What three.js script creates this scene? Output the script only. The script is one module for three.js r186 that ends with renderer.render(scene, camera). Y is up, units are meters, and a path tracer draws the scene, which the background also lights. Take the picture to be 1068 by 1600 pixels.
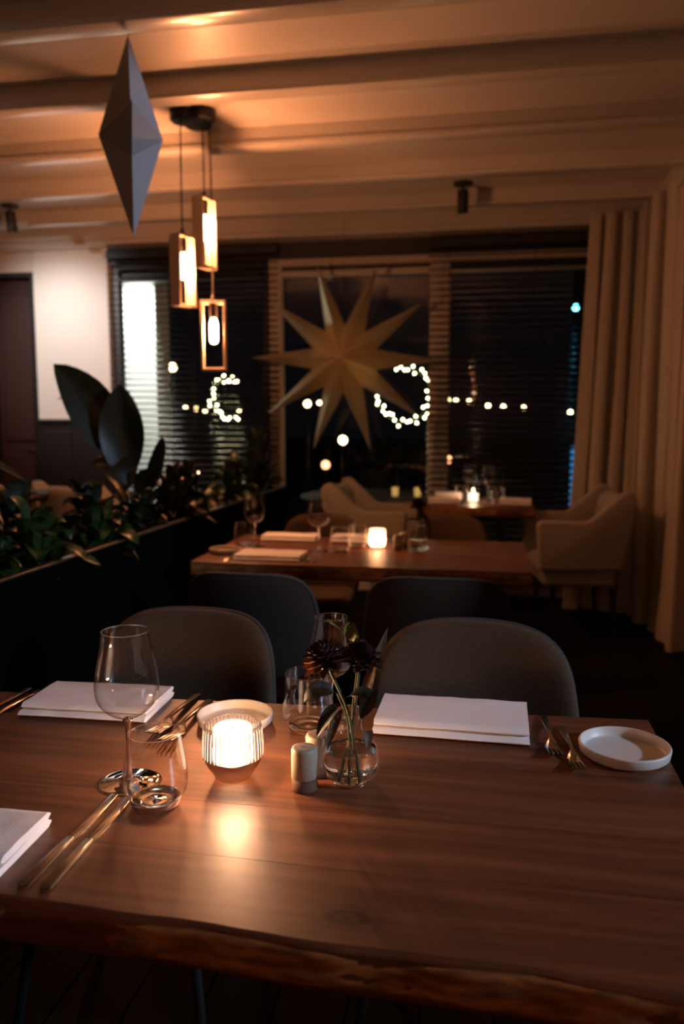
import * as THREE from 'three';
import { RoundedBoxGeometry } from 'three/addons/geometries/RoundedBoxGeometry.js';
import { mergeGeometries, mergeVertices, toCreasedNormals } from 'three/addons/utils/BufferGeometryUtils.js';
import { ImprovedNoise } from 'three/addons/math/ImprovedNoise.js';
import { RectAreaLightUniformsLib } from 'three/addons/lights/RectAreaLightUniformsLib.js';

// ------------------------------------------------------------------ camera, sky, lights, exposure
const scene = new THREE.Scene();
const camera = new THREE.PerspectiveCamera(65.48, 1068 / 1600, 0.05, 200);
camera.rotation.set(-6.71 * Math.PI / 180, 10.3 * Math.PI / 180, 0, 'YXZ');
camera.position.set(0, 1.3, 0);
camera.focus = 1.3;
camera.userData.fStop = 3.0;
scene.background = new THREE.Color(0.0016, 0.0019, 0.0026);      // night sky
const renderer = new THREE.WebGLRenderer({ antialias: true });
renderer.toneMapping = THREE.LinearToneMapping;
renderer.toneMappingExposure = 1.0;
renderer.shadowMap.enabled = true;
RectAreaLightUniformsLib.init();
const LIGHT = {
  pendant: 1.9, pendantColor: [1, 0.355, 0.135],
  candle: 0.62, candleColor: [1, 0.52, 0.27],
  midCandle: 0.13, farCandle: 0.10,
  panelSpot: 7.5, panelColor: [1, 0.92, 0.88],
  column: 22, columnColor: [0.95, 1, 0.93],
  unseenCold: 50.0, unseenColdColor: [0.60, 0.74, 1],
};

// ------------------------------------------------------------------ helpers
let seed = 7;
function rnd() { seed = (seed * 1664525 + 1013904223) >>> 0; return seed / 4294967296; }
const rr = (a, b) => a + (b - a) * rnd();
const noiser = new ImprovedNoise();
const noise = (x, y, z = 0) => noiser.noise(x, y, z);
const V = (x, y, z) => new THREE.Vector3(x, y, z);
const used = {};
function numbered(n) { const k = used[n] = (used[n] ?? -1) + 1; return k ? n + '_' + String(k).padStart(3, '0') : n; }
function thing(name, label, category, [x, y, z] = [0, 0, 0], turn = 0, group) {
  const o = new THREE.Group(); o.name = numbered(name); scene.add(o);
  o.position.set(x, y, z); o.rotation.y = turn;
  o.userData = { label, category }; if (group) o.userData.group = group;
  return o;
}
function dup(src, [x, y, z], turn, label, group) {
  const o = src.clone(); o.name = numbered(src.name.replace(/_\d{3}$/, '')); scene.add(o);
  o.position.set(x, y, z); o.rotation.set(0, turn, 0); o.userData = { ...src.userData, label };
  if (group) o.userData.group = group;
  return o;
}
function part(name, geo, mat, parent, pos, rot) {
  const m = new THREE.Mesh(Array.isArray(geo) ? merge(geo) : geo, mat); m.name = name; m.castShadow = m.receiveShadow = true;
  if (pos) m.position.set(...pos); if (rot) m.rotation.set(...rot);
  parent.add(m); return m;
}
function struct(name, geo, mat) { const m = part(name, geo, mat, scene); m.userData.kind = 'structure'; return m; }
function sgroup(name, pos = [0, 0, 0]) { const g = new THREE.Group(); g.name = name; g.position.set(...pos); g.userData.kind = 'structure'; scene.add(g); return g; }
function merge(list) {
  return mergeGeometries(list.map(g => { g = g.index ? g.toNonIndexed() : g; for (const k of Object.keys(g.attributes)) if (!['position', 'normal', 'uv'].includes(k)) g.deleteAttribute(k); return g; }));
}
function box(x0, y0, z0, x1, y1, z1, r = 0) {
  const w = x1 - x0, h = y1 - y0, d = z1 - z0;
  const g = r ? new RoundedBoxGeometry(w, h, d, 2, Math.min(r, w / 2.01, h / 2.01, d / 2.01)) : new THREE.BoxGeometry(w, h, d);
  g.translate((x0 + x1) / 2, (y0 + y1) / 2, (z0 + z1) / 2);
  return metreUV(g);
}
function metreUV(g) {            // uv in metres from the dominant axis
  const p = g.attributes.position, n = g.attributes.normal, uv = new Float32Array(p.count * 2);
  for (let i = 0; i < p.count; i++) {
    const a = [Math.abs(n.getX(i)), Math.abs(n.getY(i)), Math.abs(n.getZ(i))];
    const k = a[1] >= a[0] && a[1] >= a[2] ? 1 : a[0] > a[2] ? 0 : 2;
    uv[2 * i] = k === 0 ? p.getZ(i) : p.getX(i); uv[2 * i + 1] = k === 1 ? -p.getZ(i) : p.getY(i);
  }
  g.setAttribute('uv', new THREE.BufferAttribute(uv, 2)); return g;
}
const lathe = (pts, seg = 48) => new THREE.LatheGeometry(pts.map(p => new THREE.Vector2(p[0], p[1])), seg);
function smoothProfile(pts, n = 40) { return new THREE.SplineCurve(pts.map(p => new THREE.Vector2(p[0], p[1]))).getPoints(n).map(p => [Math.max(p.x, 0), p.y]); }
function tube(pts, r, seg = 24, rad = 8) { return new THREE.TubeGeometry(new THREE.CatmullRomCurve3(pts.map(p => V(...p))), seg, r, rad, false); }
function rod(a, b, r, r2 = r, rad = 10) {
  const A = V(...a), B = V(...b), d = B.clone().sub(A), g = new THREE.CylinderGeometry(r2, r, d.length(), rad);
  g.applyQuaternion(new THREE.Quaternion().setFromUnitVectors(V(0, 1, 0), d.clone().normalize())); g.translate(...A.add(B).multiplyScalar(0.5).toArray()); return g;
}
function pillow(map, { n = 18, e = 4, T = 0.03, k = 6 } = {}) {   // rounded cushion: map(X, Y, offset) -> [x, y, z], X and Y in -1..1
  const pos = [], uv = [], idx = [], N = n + 1;
  for (const side of [1, -1]) {
    const base = pos.length / 3;
    for (let j = 0; j <= n; j++) for (let i = 0; i <= n; i++) {
      const u = 2 * i / n - 1, v = 2 * j / n - 1, r = Math.max(Math.abs(u), Math.abs(v));
      const q = Math.hypot(u, v), c = q ? u / q : 1, s = q ? v / q : 0, b = 1 / Math.pow(Math.abs(c) ** e + Math.abs(s) ** e, 1 / e);
      const rr2 = 1 - (1 - r) ** 1.6, X = rr2 * b * c, Y = rr2 * b * s, t = T * Math.sqrt(Math.max(0, 1 - rr2 ** k));
      pos.push(...map(X, Y, side * t)); uv.push(X * 0.25, Y * 0.25);
    }
    for (let j = 0; j < n; j++) for (let i = 0; i < n; i++) {
      const a = base + j * N + i, f = [a, a + 1, a + N, a + 1, a + N + 1, a + N];
      idx.push(...(side > 0 ? f : [f[0], f[2], f[1], f[3], f[5], f[4]]));
    }
  }
  let g = new THREE.BufferGeometry();
  g.setAttribute('position', new THREE.Float32BufferAttribute(pos, 3)); g.setAttribute('uv', new THREE.Float32BufferAttribute(uv, 2)); g.setIndex(idx);
  g = mergeVertices(g, 1e-6); g.computeVertexNormals(); return g;
}
function leafAlong(p0, p1, p2, W, normal, { petiole = 0.15, n = 10, m = 4, fold = 0.25, wave = 0.06, tipPow = 0.8, stalk = 0.03 } = {}) {
  const A = V(...p0), B = V(...p1), C = V(...p2), N = V(...normal), pos = [], uv = [], idx = [];
  for (let i = 0; i <= n; i++) {
    const s = i / n, P = A.clone().multiplyScalar((1 - s) ** 2).addScaledVector(B, 2 * s * (1 - s)).addScaledVector(C, s * s);
    const T = B.clone().sub(A).multiplyScalar(2 * (1 - s)).addScaledVector(C.clone().sub(B), 2 * s).normalize();
    const S = T.clone().cross(N).normalize(), U = S.clone().cross(T).normalize();
    const q = Math.max(0, (s - petiole) / (1 - petiole)), w = q <= 0 ? W * stalk : W * Math.max(stalk, Math.sin(Math.PI * Math.min(1, q ** tipPow)) ** 0.75) * (i === n ? 0.02 : 1);
    for (let j = 0; j <= m; j++) {
      const t = 2 * j / m - 1;
      const X = P.clone().addScaledVector(S, t * w / 2).addScaledVector(U, Math.abs(t) * w * fold + wave * w * Math.sin(s * 9 + t * 2) * Math.abs(t));
      pos.push(X.x, X.y, X.z); uv.push(t * w / 2, s);
    }
  }
  for (let i = 0; i < n; i++) for (let j = 0; j < m; j++) { const a = i * (m + 1) + j; idx.push(a, a + 1, a + m + 1, a + 1, a + m + 2, a + m + 1); }
  const g = new THREE.BufferGeometry(); g.setAttribute('position', new THREE.Float32BufferAttribute(pos, 3)); g.setAttribute('uv', new THREE.Float32BufferAttribute(uv, 2)); g.setIndex(idx); g.computeVertexNormals(); return g;
}
// ------------------------------------------------------------------ textures and materials
function tex(w, h, f, srgb = true) {
  const d = new Uint8Array(w * h * 4);
  for (let y = 0; y < h; y++) for (let x = 0; x < w; x++) { const c = f(x / w, y / h), i = 4 * (y * w + x); d[i] = c[0]; d[i + 1] = c[1]; d[i + 2] = c[2]; d[i + 3] = 255; }
  const t = new THREE.DataTexture(d, w, h); t.wrapS = t.wrapT = THREE.RepeatWrapping; t.magFilter = THREE.LinearFilter; t.minFilter = THREE.LinearFilter;
  if (srgb) t.colorSpace = THREE.SRGBColorSpace; t.needsUpdate = true; return t;
}
const rep = (t, x, y) => { const c = t.clone(); c.repeat.set(x, y); c.needsUpdate = true; return c; };
const clamp = (x, a = 0, b = 1) => Math.min(b, Math.max(a, x));
const mix3 = (a, b, t) => a.map((x, i) => x + (b[i] - x) * t);
function woodAt(u, v, knots, off) {          // u along the grain, v across, metres
  let w = v * 1; 
  let kn = 0;
  for (const [kx, ky, kr] of knots) { const dx = (u - kx) / (kr * 1.9), dy = (v - ky) / kr, d = Math.hypot(dx, dy); w += 0.5 * kr * Math.exp(-d * d * 0.35) * Math.sign(dy || 1) * (1 - Math.exp(-Math.abs(dy) * 2)); kn = Math.max(kn, Math.exp(-d * d * 1.6) * (0.75 + 0.25 * Math.cos(d * 13))); }
  const n1 = noise(u * 1.3 + off, w * 14, off), n2 = noise(u * 3 + off, w * 60, 3 + off), n3 = noise(u * 14, w * 420, 9 + off), big = noise(u * 0.9, v * 5, off + 20);
  const ring = 0.5 + 0.5 * Math.sin(w * 150 + n1 * 9 + u * 1.2);
  return [clamp(0.45 + 0.32 * n1 + 0.24 * n2 + 0.12 * n3 + 0.2 * (ring - 0.5) + 0.25 * big), kn];
}
function boardTexture(off, knots, lo, hi) {
  return tex(1024, 128, (x, y) => { const [t, k] = woodAt(x * 1.4, y * 0.2, knots, off); return mix3(mix3(lo, hi, t), [20, 9, 5], clamp(k * 1.1)); });
}
const std = (o) => new THREE.MeshStandardMaterial({ side: THREE.DoubleSide, ...o });
const phys = (o) => new THREE.MeshPhysicalMaterial({ side: THREE.DoubleSide, ...o });
const rgb = (r, g, b) => new THREE.Color().setRGB(r, g, b);
const grainTex = tex(256, 256, (x, y) => { const v = 128 + 60 * noise(x * 40, y * 40) + 50 * noise(x * 90, y * 90, 4); return [v, v, v]; }, false);
const weaveTex = tex(256, 256, (x, y) => { const a = Math.sin(x * Math.PI * 2 * 32), b = Math.sin(y * Math.PI * 2 * 32), n = noise(x * 24, y * 24) * 40 + rr(-45, 45); const v = clamp(128 + 35 * a * b + n, 0, 255); return [v, v, v]; }, false);
const fabricColor = (r, g, b) => tex(256, 256, (x, y) => { const k = 0.9 + 0.1 * (noise(x * 30, y * 30) + rr(-0.8, 0.8)); return [r * k, g * k, b * k]; });
const floorTex = tex(512, 128, (x, y) => { const n = noise(x * 6, y * 40) * 0.5 + noise(x * 20, y * 160, 5) * 0.4; return mix3([12, 9, 7], [24, 18, 13], clamp(0.5 + n)); });
const dirtTex = tex(256, 256, (x, y) => { const n = noise(x * 30, y * 30) + noise(x * 70, y * 70, 3); return mix3([22, 16, 12], [52, 38, 26], clamp(0.5 + 0.5 * n)); });
const leafTexOf = (a, b) => tex(64, 256, (x, y) => { const vein = Math.abs(Math.sin((y * 26 + Math.abs(x - 0.5) * 14))) ** 6, n = noise(x * 6, y * 12); return mix3(a, b, clamp(0.35 + 0.4 * n + 0.3 * (1 - vein))); });

const M = {
  ceiling: phys({ color: rgb(0.58, 0.53, 0.47), roughness: 0.42, clearcoat: 0.25, clearcoatRoughness: 0.3, bumpMap: rep(grainTex, 1.5, 1.5), bumpScale: 0.0004 }),
  beam: phys({ color: rgb(0.55, 0.50, 0.44), roughness: 0.30, clearcoat: 0.5, clearcoatRoughness: 0.16, bumpMap: rep(grainTex, 1, 3), bumpScale: 0.0004 }),
  whiteWall: std({ color: rgb(0.80, 0.76, 0.70), roughness: 0.9, bumpMap: rep(grainTex, 2, 2), bumpScale: 0.0008 }),
  darkWall: std({ color: rgb(0.035, 0.026, 0.022), roughness: 0.8, bumpMap: grainTex, bumpScale: 0.0005 }),
  wainscot: std({ color: rgb(0.012, 0.006, 0.0045), roughness: 0.5 }),
  redDoor: std({ color: rgb(0.042, 0.012, 0.009), roughness: 0.5 }),
  floor: phys({ map: rep(floorTex, 0.6, 5), roughness: 0.85, specularIntensity: 0.3, bumpMap: rep(floorTex, 0.6, 5), bumpScale: 0.0006 }),
  frame: std({ color: rgb(0.48, 0.42, 0.36), roughness: 0.45 }),
  darkFrame: std({ color: rgb(0.018, 0.018, 0.02), roughness: 0.4 }),
  pane: phys({ color: 0xffffff, transmission: 1, roughness: 0, thickness: 0, ior: 1.5 }),
  slat: phys({ color: rgb(0.022, 0.021, 0.022), roughness: 0.22, clearcoat: 0.6, clearcoatRoughness: 0.12 }),
  cord: std({ color: rgb(0.02, 0.016, 0.013), roughness: 0.8 }),
  black: std({ color: rgb(0.012, 0.012, 0.013), roughness: 0.45, metalness: 0.3 }),
  steelLeg: std({ color: rgb(0.02, 0.02, 0.02), roughness: 0.4, metalness: 0.7 }),
  curtain: std({ map: rep(fabricColor(204, 193, 178), 8, 8), roughness: 0.95, bumpMap: rep(weaveTex, 20, 20), bumpScale: 0.0006 }),
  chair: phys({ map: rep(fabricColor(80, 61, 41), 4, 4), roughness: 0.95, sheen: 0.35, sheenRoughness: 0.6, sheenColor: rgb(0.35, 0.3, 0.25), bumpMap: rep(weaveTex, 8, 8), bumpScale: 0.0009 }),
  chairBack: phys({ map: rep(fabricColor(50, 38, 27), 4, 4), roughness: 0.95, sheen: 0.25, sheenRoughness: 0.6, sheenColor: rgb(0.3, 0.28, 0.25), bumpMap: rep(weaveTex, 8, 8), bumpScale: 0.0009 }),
  piping: std({ color: rgb(0.05, 0.045, 0.042), roughness: 0.8 }),
  armchair: phys({ map: rep(fabricColor(176, 168, 156), 4, 4), roughness: 0.95, sheen: 0.3, sheenRoughness: 0.6, sheenColor: rgb(0.4, 0.36, 0.3), bumpMap: rep(weaveTex, 8, 8), bumpScale: 0.0009 }),
  linen: phys({ color: rgb(0.84, 0.83, 0.83), roughness: 0.95, sheen: 0.2, bumpMap: rep(weaveTex, 6, 6), bumpScale: 0.0003 }),
  ceramic: phys({ color: rgb(0.66, 0.61, 0.54), roughness: 0.45, clearcoat: 0.3, clearcoatRoughness: 0.35, bumpMap: rep(grainTex, 6, 2), bumpScale: 0.0002 }),
  steel: std({ color: rgb(0.58, 0.56, 0.53), roughness: 0.16, metalness: 1 }),
  glass: phys({ color: 0xffffff, transmission: 1, roughness: 0, thickness: 0, ior: 1.5 }),
  solidGlass: phys({ color: 0xffffff, transmission: 1, roughness: 0, thickness: 0.01, ior: 1.5 }),
  water: phys({ color: rgb(0.95, 0.98, 0.96), transmission: 1, roughness: 0, thickness: 0.05, ior: 1.33 }),
  wax: std({ color: rgb(0.9, 0.84, 0.74), roughness: 0.6, emissive: rgb(1, 0.82, 0.62), emissiveIntensity: 1.5 }),
  flame: std({ color: rgb(1, 0.8, 0.5), emissive: rgb(1, 0.72, 0.36), emissiveIntensity: 14 }),
  frosted: phys({ color: rgb(0.95, 0.85, 0.75), transmission: 0.6, roughness: 0.9, thickness: 0 }),
  lampWood: std({ color: rgb(0.56, 0.44, 0.34), roughness: 0.55, bumpMap: rep(grainTex, 1, 6), bumpScale: 0.0004 }),
  bulb: std({ color: rgb(1, 0.9, 0.7), emissive: rgb(1, 0.78, 0.58), emissiveIntensity: 11 }),
  gold: std({ color: rgb(0.74, 0.66, 0.44), roughness: 0.36, metalness: 0.7, bumpMap: rep(grainTex, 6, 6), bumpScale: 0.0003 }),
  paper: std({ color: rgb(0.34, 0.34, 0.35), roughness: 0.8, bumpMap: rep(grainTex, 3, 3), bumpScale: 0.0003 }),
  soil: std({ map: dirtTex, roughness: 1 }),
  planter: phys({ color: rgb(0.002, 0.002, 0.002), roughness: 0.95, specularIntensity: 0.05 }),
  rim: std({ color: rgb(0.06, 0.055, 0.05), roughness: 0.3, metalness: 0.6 }),
  leafDark: phys({ map: leafTexOf([8, 18, 8], [24, 42, 16]), roughness: 0.45, clearcoat: 0.12, clearcoatRoughness: 0.3, bumpMap: rep(grainTex, 4, 4), bumpScale: 0.0006 }),
  leafMid: phys({ map: leafTexOf([14, 30, 10], [48, 74, 26]), roughness: 0.42, clearcoat: 0.25, clearcoatRoughness: 0.3 }),
  leafPale: phys({ map: leafTexOf([70, 84, 28], [134, 142, 56]), roughness: 0.5 }),
  leafBrown: phys({ map: leafTexOf([52, 36, 20], [104, 78, 46]), roughness: 0.6 }),
  stem: std({ color: rgb(0.045, 0.055, 0.016), roughness: 0.6 }),
  petal: std({ color: rgb(0.045, 0.008, 0.008), roughness: 0.7 }),
  petalLit: std({ color: rgb(0.19, 0.08, 0.025), roughness: 0.7 }),  // lighter petal colour standing in for candle light
  shakerBase: std({ color: rgb(0.11, 0.05, 0.025), roughness: 0.8 }),
  shaker: phys({ color: rgb(0.36, 0.32, 0.23), roughness: 0.55, bumpMap: rep(grainTex, 4, 2), bumpScale: 0.0002 }),
  brass: std({ color: rgb(0.75, 0.48, 0.18), roughness: 0.25, metalness: 1 }),
  terrace: std({ color: rgb(0.05, 0.045, 0.04), roughness: 0.7 }),
  column: std({ color: rgb(0.82, 0.84, 0.80), roughness: 0.85, bumpMap: grainTex, bumpScale: 0.001 }),
  globe: std({ color: rgb(1, 0.9, 0.7), emissive: rgb(1, 0.68, 0.34), emissiveIntensity: 14 }),
  globeRed: std({ color: rgb(1, 0.7, 0.4), emissive: rgb(1, 0.42, 0.18), emissiveIntensity: 5 }),
  fairy: std({ color: rgb(1, 1, 0.8), emissive: rgb(1, 0.90, 0.52), emissiveIntensity: 15 }),
  blueGlow: std({ color: rgb(0.2, 0.5, 0.8), emissive: rgb(0.02, 0.22, 0.55), emissiveIntensity: 0.9 }),
  blueSpot: std({ color: rgb(0.5, 0.9, 1), emissive: rgb(0.12, 0.75, 1), emissiveIntensity: 14 }),
  unseenColdGlow: std({ color: rgb(0.8, 0.9, 1), emissive: rgb(0.45, 0.7, 1), emissiveIntensity: 40 }),
  houseGlow: std({ color: rgb(1, 0.9, 0.8), emissive: rgb(1, 0.62, 0.36), emissiveIntensity: 20 }),
};
function pointLight(color, intensity, pos, parent, radius = 0.5) {
  const l = new THREE.PointLight(new THREE.Color().setRGB(...color), intensity, 0, 2); l.position.set(...pos); l.castShadow = true; l.shadow.radius = radius; l.shadow.bias = -0.001; parent.add(l); return l;
}

// ------------------------------------------------------------------ the room
const CH = 2.744, BH = 2.65, ZB = -5.9, XL = -4.3, XR = 1.22, ZF = 3.2;
{
  const floor = sgroup('floor');
  part('subfloor', box(XL - 0.15, -0.2, ZB - 0.2, XR + 0.15, -0.02, ZF + 0.15), M.darkWall, floor);
  const W = 0.16, boards = [1.3, 1.7, 1.0].map(L => { const g = new RoundedBoxGeometry(W - 0.004, 0.02, L - 0.004, 1, 0.003); g.translate(0, -0.01, 0); const m = metreUV(g), u = m.attributes.uv; for (let i = 0; i < u.count; i++) { const a = u.getX(i); u.setXY(i, u.getY(i), a); } return m; }), Ls = [1.3, 1.7, 1.0];
  for (let i = 0, x = -1.72 + W / 2; x < XR - 0.02; i++, x += W) {
    let z = ZB + 0.02; let k = i % 3;
    while (z < -1.2) { const L = Ls[k]; part('plank', boards[k], M.floor, floor, [x, 0, z + L / 2]); z += L; k = (k + 1 + (i % 2)) % 3; }
  }
  part('floor_boards', box(XL, -0.02, ZB, -1.73, 0, ZF), M.floor, floor);
  part('floor_boards', box(-1.72, -0.02, -0.2, XR, 0, ZF), M.floor, floor);
}
{
  const c = sgroup('ceiling');
  part('ceiling_panel', box(XL - 0.15, CH, ZB - 0.2, XR + 0.15, CH + 0.15, ZF + 0.15), M.ceiling, c);
  // beam: rounded lower edges with a bead, extruded along x
  const s = new THREE.Shape(), w = 0.085, d = CH - BH, r = 0.008;
  s.moveTo(0, d); s.lineTo(0, 0.026); s.lineTo(-0.006, 0.022); s.lineTo(-0.006, r); s.quadraticCurveTo(-0.006, 0, r - 0.006, 0);
  s.lineTo(w + 0.006 - r, 0); s.quadraticCurveTo(w + 0.006, 0, w + 0.006, r); s.lineTo(w + 0.006, 0.022); s.lineTo(w, 0.026); s.lineTo(w, d); s.closePath();
  const g = toCreasedNormals(new THREE.ExtrudeGeometry(s, { depth: 1.02 - XL, bevelEnabled: false, curveSegments: 6 }), 0.6);
  g.rotateY(Math.PI / 2);       // depth now +x, shape x -> -z
  for (let k = -8; k <= 4; k++) { const z = -2.81 - 0.65 * k; if (z < ZF) part('beam', g, M.beam, c, [XL, BH, z + w]); }
}
struct('wall_left', box(XL - 0.15, 0, ZB - 0.15, XL, CH, ZF), M.darkWall);
struct('wall_front', box(XL - 0.15, 0, ZF, XR + 0.15, CH, ZF + 0.15), M.darkWall);
struct('wall_back', [
  box(XL, 0, ZB - 0.15, -3.97, CH, ZB), box(-3.97, 2.44, ZB - 0.15, -3.525, CH, ZB), box(-3.525, 0, ZB - 0.15, -2.9, CH, ZB),
  box(-2.9, 2.6, ZB - 0.15, 1.06, CH, ZB), box(1.06, 0, ZB - 0.15, XR + 0.15, CH, ZB), box(-2.9, 0, ZB - 0.15, 1.06, 0.06, ZB)], M.whiteWall);
struct('wall_right', [
  box(XR, 0, ZB, XR + 0.15, CH, -1.97), box(XR, 0, 0.4, XR + 0.15, CH, ZF), box(XR, 0, -1.97, XR + 0.15, 0.85, 0.4), box(XR, 2.55, -1.97, XR + 0.15, CH, 0.4)], M.darkWall);
// dark wainscot with raised panels below the white wall field
{
  const g = sgroup('trim_1');
  part('wainscot_board', box(-3.525, 0, ZB, -2.9, 1.262, ZB + 0.045, 0.006), M.wainscot, g);
  part('cap_rail', box(-3.54, 1.262, ZB, -2.885, 1.292, ZB + 0.07, 0.008), M.wainscot, g);
  for (const [x0, x1] of [[-3.47, -3.24], [-3.19, -2.95]]) for (const [y0, y1] of [[0.12, 0.62], [0.70, 1.20]]) part('raised_panel', box(x0, y0, ZB + 0.045, x1, y1, ZB + 0.06, 0.006), M.wainscot, g);
}
{
  const g = sgroup('trim_2');          // white plaster field that stands proud of the wall
  part('plaster_field', box(-3.525, 1.292, ZB, -2.9, 2.618, ZB + 0.03, 0.004), M.whiteWall, g);
}
{
  const d = sgroup('door_1');
  part('door_frame', [box(-3.97, 0, ZB - 0.15, -3.93, 2.44, ZB + 0.02, 0.005), box(-3.565, 0, ZB - 0.15, -3.525, 2.44, ZB + 0.02, 0.005), box(-3.93, 2.40, ZB - 0.15, -3.565, 2.44, ZB + 0.02, 0.005)], M.wainscot, d);
  part('door_leaf', box(-3.93, 0.01, ZB - 0.12, -3.565, 2.40, ZB - 0.08), M.redDoor, d);
  for (const [y0, y1] of [[0.15, 1.0], [1.12, 2.28]]) part('door_panel', box(-3.88, y0, ZB - 0.08, -3.62, y1, ZB - 0.062, 0.008), M.redDoor, d);
  part('door_handle', [rod([-3.60, 1.05, ZB - 0.08], [-3.60, 1.05, ZB - 0.03], 0.008), rod([-3.60, 1.05, ZB - 0.035], [-3.70, 1.05, ZB - 0.035], 0.009)], M.brass, d);
}
// cornice board over the window, curtain pelmet on the right wall
struct('trim_3', [box(XL, 2.625, -5.78, 1.02, CH, -5.70, 0.006), box(XL, 2.59, ZB + 0.0, 1.02, 2.625, -5.72, 0.005)], M.beam);
struct('trim_4', [box(1.02, 2.60, -5.60, 1.06, CH, ZF, 0.005), box(0.985, 2.615, -5.69, 1.06, CH, -5.60, 0.006)], M.beam);
struct('baseboard_back', box(-2.9, 0, ZB, -2.88, 0.06, ZB + 0.02), M.wainscot);
// windows: beige frames, glass, a dark head box
function windowUnit(name, x0, x1, post, mat = M.frame, th = 0.04) {
  const w = sgroup(name), z0 = ZB - 0.09, z1 = ZB - 0.02, y0 = 0.06, y1 = 2.475;
  part('window_frame', [box(x0, y0, z0, x0 + post, y1, z1, 0.006), box(x1 - post, y0, z0, x1, y1, z1, 0.006), box(x0 + post, y1 - 0.055, z0, x1 - post, y1, z1, 0.006), box(x0 + post, y0, z0, x1 - post, y0 + 0.09, z1, 0.006)], mat, w);
  part('transom', box(x0 + post, 2.345, z0 + 0.01, x1 - post, 2.345 + th, z1 + 0.012, 0.005), mat, w);
  part('glass_pane', box(x0 + post, y0 + 0.09, ZB - 0.058, x1 - post, 2.345, ZB - 0.056), M.pane, w);
  part('glass_pane', box(x0 + post, 2.385, ZB - 0.058, x1 - post, y1 - 0.055, ZB - 0.056), M.darkFrame, w);
  return w;
}
windowUnit('window_1', -2.88, -1.632, 0.05, M.darkFrame);
windowUnit('window_2', -1.632, -0.334, 0.098);
windowUnit('window_3', -0.334, 1.06, 0.05, M.frame, 0.018);
struct('trim_5', box(-2.9, 2.475, ZB - 0.10, 1.06, 2.6, ZB - 0.0), M.darkFrame);
// out-of-view window in the right-hand wall, placed to let the unseen cold lamp in
{
  const w = sgroup('window_4'), z0 = -1.97, z1 = 0.4, y0 = 0.85, y1 = 2.55, x0 = XR + 0.03, x1 = XR + 0.1;
  part('window_frame', [box(x0, y0, z0, x1, y1, z0 + 0.06), box(x0, y0, z1 - 0.06, x1, y1, z1), box(x0, y1 - 0.06, z0, x1, y1, z1), box(x0, y0, z0, x1, y0 + 0.06, z1)], M.frame, w);
  part('glass_pane', box(XR + 0.06, y0 + 0.06, z0 + 0.06, XR + 0.062, y1 - 0.06, z1 - 0.06), M.pane, w);
}
// ------------------------------------------------------------------ dining tables (boards along x, slightly wavy near edge)
const tableLo = [70, 38, 23], tableHi = [138, 86, 56];
const boardMats = [0, 1, 2, 3, 4].map(i => {
  const t = boardTexture(i * 7.3 + 1, i === 4 ? [[0.857, 0.043, 0.023], [0.3, 0.09, 0.006]] : i === 1 ? [[1.1, 0.12, 0.012]] : [], tableLo.map(v => v * (0.96 + 0.02 * ((i * 2) % 5))), tableHi.map(v => v * (0.96 + 0.02 * ((i * 3) % 4))));
  return phys({ map: t, roughness: 0.40, specularIntensity: 0.62, clearcoat: 0.06, clearcoatRoughness: 0.2, bumpMap: t, bumpScale: 0.0004 });
});
const edgeMat = (() => { const t = tex(512, 64, (x, y) => { const n = noise(x * 10, y * 3) * 0.6 + noise(x * 30, y * 9, 4) * 0.5 + 0.3 * Math.sin(y * 14 + noise(x * 9, y * 2, 7) * 6); return mix3([106, 68, 32], [166, 112, 56], clamp(0.5 + n)); }); return std({ map: t, roughness: 0.6, bumpMap: t, bumpScale: 0.001 }); })();
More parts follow.
